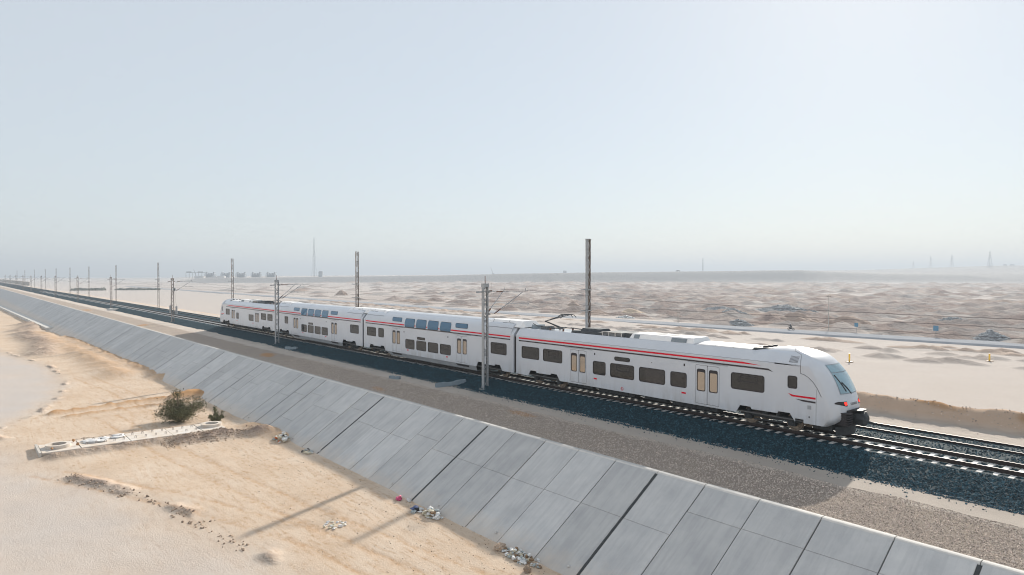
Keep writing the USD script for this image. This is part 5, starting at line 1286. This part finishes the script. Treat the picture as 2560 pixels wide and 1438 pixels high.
# motorcycle and rider on the road
def rider():
    import manifold3d as mf
    def limb(pts):
        out = []
        for (p, r), (q, s) in zip(pts[:-1], pts[1:]):
            a = trimesh.creation.icosphere(1, r); b = trimesh.creation.icosphere(1, s)
            out.append(trimesh.convex.convex_hull(np.vstack([a.vertices + p, b.vertices + q])))
        return out
    P = lambda *a: np.array(a, float)
    body = limb([(P(0.05, 0, 0.88), .17), (P(-0.12, 0, 1.15), .17), (P(-0.2, 0, 1.36), .19), (P(-0.23, 0, 1.5), .07)])
    for s in (-1, 1):
        body += limb([(P(-0.2, s * .18, 1.38), .075), (P(-0.42, s * .27, 1.16), .055), (P(-0.66, s * .30, 1.10), .04)])
        body += limb([(P(0.05, s * .12, 0.86), .11), (P(-0.38, s * .18, 0.78), .08), (P(-0.22, s * .17, 0.40), .06), (P(-0.36, s * .17, 0.34), .05)])
    t = thing('person', 'rider in dark clothes and white helmet sitting on the motorcycle', 'person', (-50.3, 133.4, -6.2), 4)
    ms = [mf.Manifold(mf.Mesh(np.asarray(b.vertices, np.float32), np.asarray(b.faces, np.uint32))) for b in body]
    u = mf.Manifold.batch_boolean(ms, mf.OpType.Add); mm = u.to_mesh()
    obj('body', (mm.vert_properties[:, :3], mm.tri_verts), 'cloth_dark', t, smooth=50)
    h = trimesh.creation.icosphere(2, 0.13); obj('helmet', (np.array(h.vertices) * [1.1, .95, 1.05] + [-0.25, 0, 1.66], h.faces), 'cloth_white', t, smooth=True)
    h = trimesh.creation.icosphere(1, 0.09); obj('face', (np.array(h.vertices) + [-0.31, 0, 1.62], h.faces), 'skin', t, smooth=True)
    c = thing('motorcycle', 'small dark motorcycle riding along the grey road', 'motorcycle', (-50.3, 133.4, -6.2), 4)
    for x in (-0.65, 0.62):
        w = trimesh.creation.torus(0.25, 0.06, major_sections=20, minor_sections=8); v = np.array(w.vertices)
        p = obj('wheel', (np.stack([v[:, 0] + x, v[:, 2], v[:, 1] + 0.31], 1), w.faces), 'rubber_black', c, smooth=True)
        m = MB()
        for k in range(6): a = k * math.pi / 3; m.cyl((x, 0, 0.31), (x + 0.24 * math.cos(a), 0, 0.31 + 0.24 * math.sin(a)), 0.012, n=4)
        m.build('spokes', 'galvanised', p)
    m = MB(); m.cyl((-0.65, 0, 0.31), (-0.45, 0, 0.98), 0.045, n=6); m.cyl((-0.6, -0.34, 1.02), (-0.6, 0.34, 1.02), 0.02, n=6); m.cyl((-0.45, 0, 0.75), (0.3, 0, 0.62), 0.05, n=6); m.cyl((0.62, 0, 0.31), (0.25, 0, 0.6), 0.04, n=6)
    m.build('frame', 'galvanised', c)
    h = trimesh.creation.icosphere(2, 0.2); obj('fuel_tank', (np.array(h.vertices) * [1.25, .7, .65] + [-0.26, 0, 0.80], h.faces), 'trash_blue', c, smooth=True)
    m = MB(); m.box((-0.05, -0.13, 0.72), (0.75, 0.13, 0.80)); m.build('saddle', 'rubber_black', c)
    m = MB(); m.box((-0.3, -0.15, 0.3), (0.15, 0.15, 0.6)); m.cyl((0.0, 0.16, 0.3), (0.8, 0.18, 0.36), 0.045, n=6); m.build('engine', 'bogie_dark', c)
    m = MB(); m.cyl((-0.62, 0, 0.88), (-0.72, 0, 0.88), 0.09, n=10); m.build('headlight', 'kerb_concrete', c)
rider()

def heap(x, y, L, W, H, n, label, look, chunk, seed, name='rubble_heap', rot=0.0):
    t = thing(name, label, 'rubble heap' if 'rubble' in name else 'earth heap', (x, y, -6.55), rot)
    g = 40; u, w = np.meshgrid(np.linspace(-1, 1, g), np.linspace(-1, 1, g)); r_ = np.hypot(u, w)
    nz = meshkit.fbm(np.stack([u * 3, w * 3, 0 * u + seed], -1), 4, seed) - 0.5
    z = 1.25 * H * np.clip(1 - r_ + 0.55 * nz, 0, 2) ** 0.8 * (r_ < 1.1) - 0.12
    i = np.arange(g * g).reshape(g, g)
    f = np.stack([i[:-1, :-1].ravel(), i[:-1, 1:].ravel(), i[1:, 1:].ravel(), i[1:, :-1].ravel()], 1)
    obj('heap', (np.stack([u.ravel() * L / 2, w.ravel() * W / 2, z.ravel()], 1), f), look, t, smooth=not chunk)
    if chunk:
        m = MB()
        for k in range(n):
            a, b = RNG.integers(2, g - 2, 2)
            if z[a, b] < 0.05: continue
            v, f = rock(seed * 50 + k, 0); s = RNG.uniform(0.3, 0.75) * RNG.uniform(0.6, 1.4)
            m.add(v * s * [1.2, 1.0, 0.6] + [u[a, b] * L / 2, w[a, b] * W / 2, z[a, b] + 0.05], f)
        m.build('rubble', chunk, t, kind='stuff')
heap(-9.6, 145.0, 8.2, 6.5, 1.9, 260, 'round grey rubble heap by the road near the right edge', 'rubble_grey', 'rubble_chunk', 1)
heap(-70.8, 141.5, 9.0, 6.0, 1.6, 240, 'flat grey rubble heap by the road behind the front car roof', 'rubble_grey', 'rubble_chunk', 2)
heap(-98.0, 181, 15, 9, 2.2, 300, 'dark grey rubble heap in the middle distance, largest of the group', 'rubble_grey', 'rubble_chunk', 3)
heap(-112, 196, 26, 12, 2.0, 380, 'wide low grey rubble spread behind the largest dark rubble heap', 'rubble_grey', 'rubble_chunk', 4)
heap(-96, 214, 30, 14, 2.6, 380, 'long grey rubble spread furthest back of the rubble group', 'rubble_grey', 'rubble_chunk', 8)
heap(-130.5, 171, 6.5, 5, 1.4, 120, 'small dark rubble heap left of the rubble group', 'rubble_grey', 'rubble_chunk', 5)
heap(-32.0, 194, 16, 6, 1.9, 240, 'dark angular rubble heap behind the blue road sign', 'rubble_grey', 'rubble_chunk', 6)
heap(-112, 139.5, 9.0, 3.2, 0.9, 180, 'low whitish debris heap along the road behind the pantograph', 'rubble_grey', 'trash_white', 7)
heap(-1.5, 143.5, 6, 3.0, 0.7, 90, 'low dark debris strip by the road at the right edge', 'rubble_brown', 'trash_brown', 9)
heap(-123, 156, 14, 9, 2.2, 0, 'sandy brown cone left of the rubble group', 'sand_heap', None, 11, 'earth_heap')
heap(-50, 163, 17, 10, 2.9, 0, 'big brown earth heap right of the motorcycle', 'rubble_brown', None, 12, 'earth_heap')
heap(-66, 166, 15, 10, 2.8, 0, 'big brown earth heap behind the motorcycle', 'rubble_brown', None, 13, 'earth_heap')
heap(-174, 176, 12, 9, 2.4, 0, 'dark earth cone seen below the cantilever arms', 'rubble_brown', None, 14, 'earth_heap')
heap(-413, 180, 11, 9, 3.0, 0, 'dark pointed earth heap above the double deck cars', 'rubble_brown', None, 15, 'earth_heap')
heap(-148, 150, 13, 7, 1.8, 0, 'grey brown earth heap beside the tall post', 'rubble_brown', None, 16, 'earth_heap')

# ------------------------------------------------------------------ far left: parapet wall on the bridge, abutment
m = MB()
t = thing('parapet_wall', 'grey green concrete parapet wall along the bridge at far left', 'wall', (-628, 13.6, -0.9))
for i in range(20):
    m = MB(); m.box((-i * 24 - 23.8, -0.2, 0), (-i * 24, 0.2, 3.0)); m.build('wall_panel', 'old_concrete', t)
m = MB(); m.box((-480, -0.35, 3.0), (0, 0.35, 3.15)); m.build('coping', 'pale_concrete', t)
m = MB(); m.box((-680, -12.5, -8.2), (-640, 12, -1.25)); m.box((-700, -13.2, -8.2), (-678, -10.6, -0.7)); m.build('bridge_abutment', 'old_concrete', label='grey concrete bridge abutment where the slab slope ends', cat='abutment')

# ------------------------------------------------------------------ the horizon
def polar(px, depth):
    return CAM[0] + depth * F0[0] + (px - 1280) / 1707 * depth * RIGHT[0], CAM[1] + depth * F0[1] + (px - 1280) / 1707 * depth * RIGHT[1]
FACE = math.degrees(math.atan2(RIGHT[1], RIGHT[0]))
ux, uy = None, None
def plant_unit(px, label, src=[None]):
    x, y = polar(px, 1560)
    if src[0]: return dup(src[0], 'process_unit', label, 'industrial unit', (x, y, 0.0), FACE, 'process units of the far plant')
    t = thing('process_unit', label, 'industrial unit', (x, y, 0.0), FACE, 'process units of the far plant')
    src[0] = t
    m = MB(); m.box((-9, -6, 0), (9, 6, 8.2)); m.build('block', 'far_building', t)
    m = MB()
    for q in (-8.4, -3.0, 3.0, 8.0): m.box((q - 1.2, -4, 8.2), (q + 1.2, 4, 8.2 + (5.6 if abs(q) > 5 else 3.2)))
    m.build('stack', 'far_building', t)
    m = MB()
    for q in np.linspace(-10.5, 10.5, 7): m.box((q - .3, -7, 0), (q + .3, -6.4, 9.8))
    for z in (3, 6.2, 9.5): m.box((-10.8, -7, z - .25), (10.8, -6.4, z + .25))
    m.build('steel_frame', 'far_steel', t)
for px_, l in ((527, 'far blue grey process unit, leftmost of the row of five'), (566, 'far blue grey process unit, second from the left'), (604, 'far blue grey process unit, third from the left in its row'), (642, 'far blue grey process unit, fourth from the left'), (679, 'far blue grey process unit, rightmost of the row of five')): plant_unit(px_, l)
def shed(px, w, h, d, label, depth=1480, z=-0.6, look='far_shed'):
    x, y = polar(px, depth); t = thing('warehouse', label, 'warehouse', (x, y, z), FACE)
    m = MB(); m.box((-w / 2, -d / 2, 0), (w / 2, d / 2, h)); m.build('walls', look, t)
    m = MB(); m.add([(-w / 2, -d / 2, h), (w / 2, -d / 2, h), (w / 2, d / 2, h), (-w / 2, d / 2, h), (-w / 2, 0, h * 1.18), (w / 2, 0, h * 1.18)], np.array([[0, 1, 5], [0, 5, 4], [2, 3, 4], [2, 4, 5], [0, 4, 3], [1, 2, 5]])); m.build('roof', 'far_building', t)
shed(537, 10, 5, 10, 'small pale warehouse in front of the leftmost process units')
shed(554, 15, 5, 10, 'long pale warehouse in front of the second process unit')
shed(500, 20, 5, 10, 'pale shed under the gantry at far left')
shed(802, 8, 11, 8, 'small grey building beside the tall lattice tower', 1520, 2.5, 'far_building')
shed(1412, 9, 9, 9, 'lone hazy building on the horizon left of the tall post', 1900, 8, 'far_building')
x, y = polar(489, 1500); t = thing('gantry', 'far steel gantry left of the process units', 'gantry', (x, y, 0), FACE)
m = MB()
for q in np.linspace(-21, 21, 7): m.box((q - .35, -.4, 0), (q + .35, .4, 12))
m.build('column', 'far_steel', t); m = MB(); m.box((-21.5, -.5, 11.4), (21.5, .5, 12.6)); m.box((-20, -.5, 12.6), (-9, .5, 14.6)); m.box((5, -.5, 12.6), (16, .5, 14.6)); m.build('beam', 'far_steel', t)
def crane(px, depth, z, L, lean, label):
    x, y = polar(px, depth); t = thing('crane', label, 'crane', (x, y, z), FACE)
    m = MB(); m.box((-3, -2, 0), (3, 2, 3)); m.build('cab', 'far_steel', t)
    m = MB()
    for o in (-.5, .5): m.bar((o, 0, 2), (lean + o * .3, 0, L), .35, .35)
    for k in range(10): a, b = k / 10, (k + 1) / 10; m.bar((lean * a - .5, 0, 2 + (L - 2) * a), (lean * b + .4, 0, 2 + (L - 2) * b), .2, .2)
    m.build('boom', 'far_steel', t)
crane(491, 1520, 0.5, 19, -6, 'thin crane boom leaning left above the far gantry')
crane(1233, 1600, 7, 18, -6, 'faint crane boom leaning left above the nearest mast')
def tower(px, depth, z, h, wb, label, name='lattice_tower', arms=False, look='far_steel'):
    x, y = polar(px, depth); t = thing(name, label, 'tower' if not arms else 'pylon', (x, y, z), FACE + 12)
    wd = (lambda k: wb * (1 - k) ** 1.35 + 0.9) if arms else (lambda k: 1.55)
    m = MB(); n = 16; th = 0.34
    for i in range(n):
        a, b = i / n, (i + 1) / n; ha, hb = h * a, h * b; wa, wb_ = wd(a) / 2, wd(b) / 2
        c = [(-1, -1), (1, -1), (1, 1), (-1, 1)]
        for k in range(4):
            p, q = c[k], c[(k + 1) % 4]
            m.bar((p[0] * wa, p[1] * wa, ha), (p[0] * wb_, p[1] * wb_, hb), th, th); m.bar((p[0] * wa, p[1] * wa, ha), (q[0] * wb_, q[1] * wb_, hb), th * .7, th * .7)
    m.build('lattice_shaft', look, t)
    if arms:
        m = MB()
        for z_, l_ in ((.62, 7.5), (.76, 6.5), (.9, 5.5)):
            m.bar((-l_, 0, h * z_), (l_, 0, h * z_), .45, .45); m.bar((-l_, 0, h * z_), (0, 0, h * (z_ + .05)), .3, .3); m.bar((l_, 0, h * z_), (0, 0, h * (z_ + .05)), .3, .3)
        m.build('crossarm', look, t)
    else:
        m = MB()
        for s in (-1, 1):
            m.bar((s * 5.2, 0, 0), (s * 2.2, 0, h * .55), .30, .30); m.bar((s * 2.2, 0, h * .55), (s * .8, 0, h * .9), .25, .25)
            for k in np.linspace(.08, .5, 5): m.bar((s * (5.2 - 3.0 * k / .55), 0, h * k), (s * .8, 0, h * (k + .06)), .2, .2)
        m.build('stay_leg', look, t)
        m = MB(); m.cyl((0, 0, h), (0, 0, h + 4), .25, n=6); m.build('antenna', look, t)
tower(785.5, 1490, 2.6, 84, 8, 'tall slender lattice tower standing alone on the left horizon')
tower(2474, 1900, 22, 50, 11, 'hazy lattice pylon on the right horizon, clearest of its row', 'pylon', True)
tower(2379, 2300, 24, 50, 11, 'hazy lattice pylon left of the clearest one', 'pylon', True)
tower(2326, 2750, 24, 58, 11, 'very faint pylon, third from the right on the horizon', 'pylon', True)
tower(2283, 3000, 22, 46, 11, 'faintest pylon, leftmost of the row on the right horizon', 'pylon', True)
x, y = polar(1757, 2100); t = thing('chimney', 'faint thin chimney on the horizon right of the tall post', 'chimney', (x, y, 10)); m = MB(); m.cyl((0, 0, 0), (0, 0, 46), 1.6, 1.1, n=12); m.build('shaft', 'far_building', t); m = MB(); m.cyl((0, 0, 46), (0, 0, 47), 1.4, n=12); m.build('rim', 'far_steel', t)
x, y = polar(1695, 1370); t = thing('dump_truck', 'tiny dump truck on the edge of the far plateau', 'truck', (x, y, 13.9), FACE)
m = MB(); m.box((-3.4, -1.2, 1.1), (1.4, 1.2, 2.9)); m.build('dump_body', 'far_steel', t); m = MB(); m.box((1.6, -1.1, .9), (3.4, 1.1, 3.0)); m.build('cab', 'far_shed', t)
for q in (-2.6, -1.3, 2.5): m = MB(); m.cyl((q, -1.3, .55), (q, 1.3, .55), .55, n=12); m.build('wheel', 'rubber_black', t)
for px_, w, l in ((2512, 9, 'hazy block building at the far right horizon, left of two'), (2530, 12, 'hazy block building at the far right horizon, wider of two')):
    shed(px_, w, 11, 9, l, 2700, 36, 'far_building')
# dark scrub and dumps in the hazy left distance
for i, (px_, depth, w, d, h, l) in enumerate(((222, 620, 26, 9, 3.0, 'low dark scrub strip, leftmost of two in the left haze'), (345, 640, 36, 9, 2.6, 'low dark scrub strip right of the other in the left haze'))):
    x, y = polar(px_, depth); t = thing('scrub', l, 'scrub', (x, y, -6.6), FACE + 8, kind='stuff')
    m = MB()
    for k in range(70):
        v, f = rock(900 + k + i * 80, 1); m.add(v * [3.4, 2.4, RNG.uniform(.8, 1.3) * h] + [RNG.uniform(-w / 2, w / 2), RNG.uniform(-d / 2, d / 2), h * .25], f)
    m.build('foliage', 'far_scrub', t)

# ------------------------------------------------------------------ haze
raw('haze_look', {'v': ('principled_volume', {'color': (0.60, 0.665, 0.74), 'density': HAZE, 'anisotropy': 0.15})}, [], volume='v.volume')
MB().box((-9600, -9600, -48), (9600, 9600, 118)).build('haze', 'haze_look', kind='stuff')
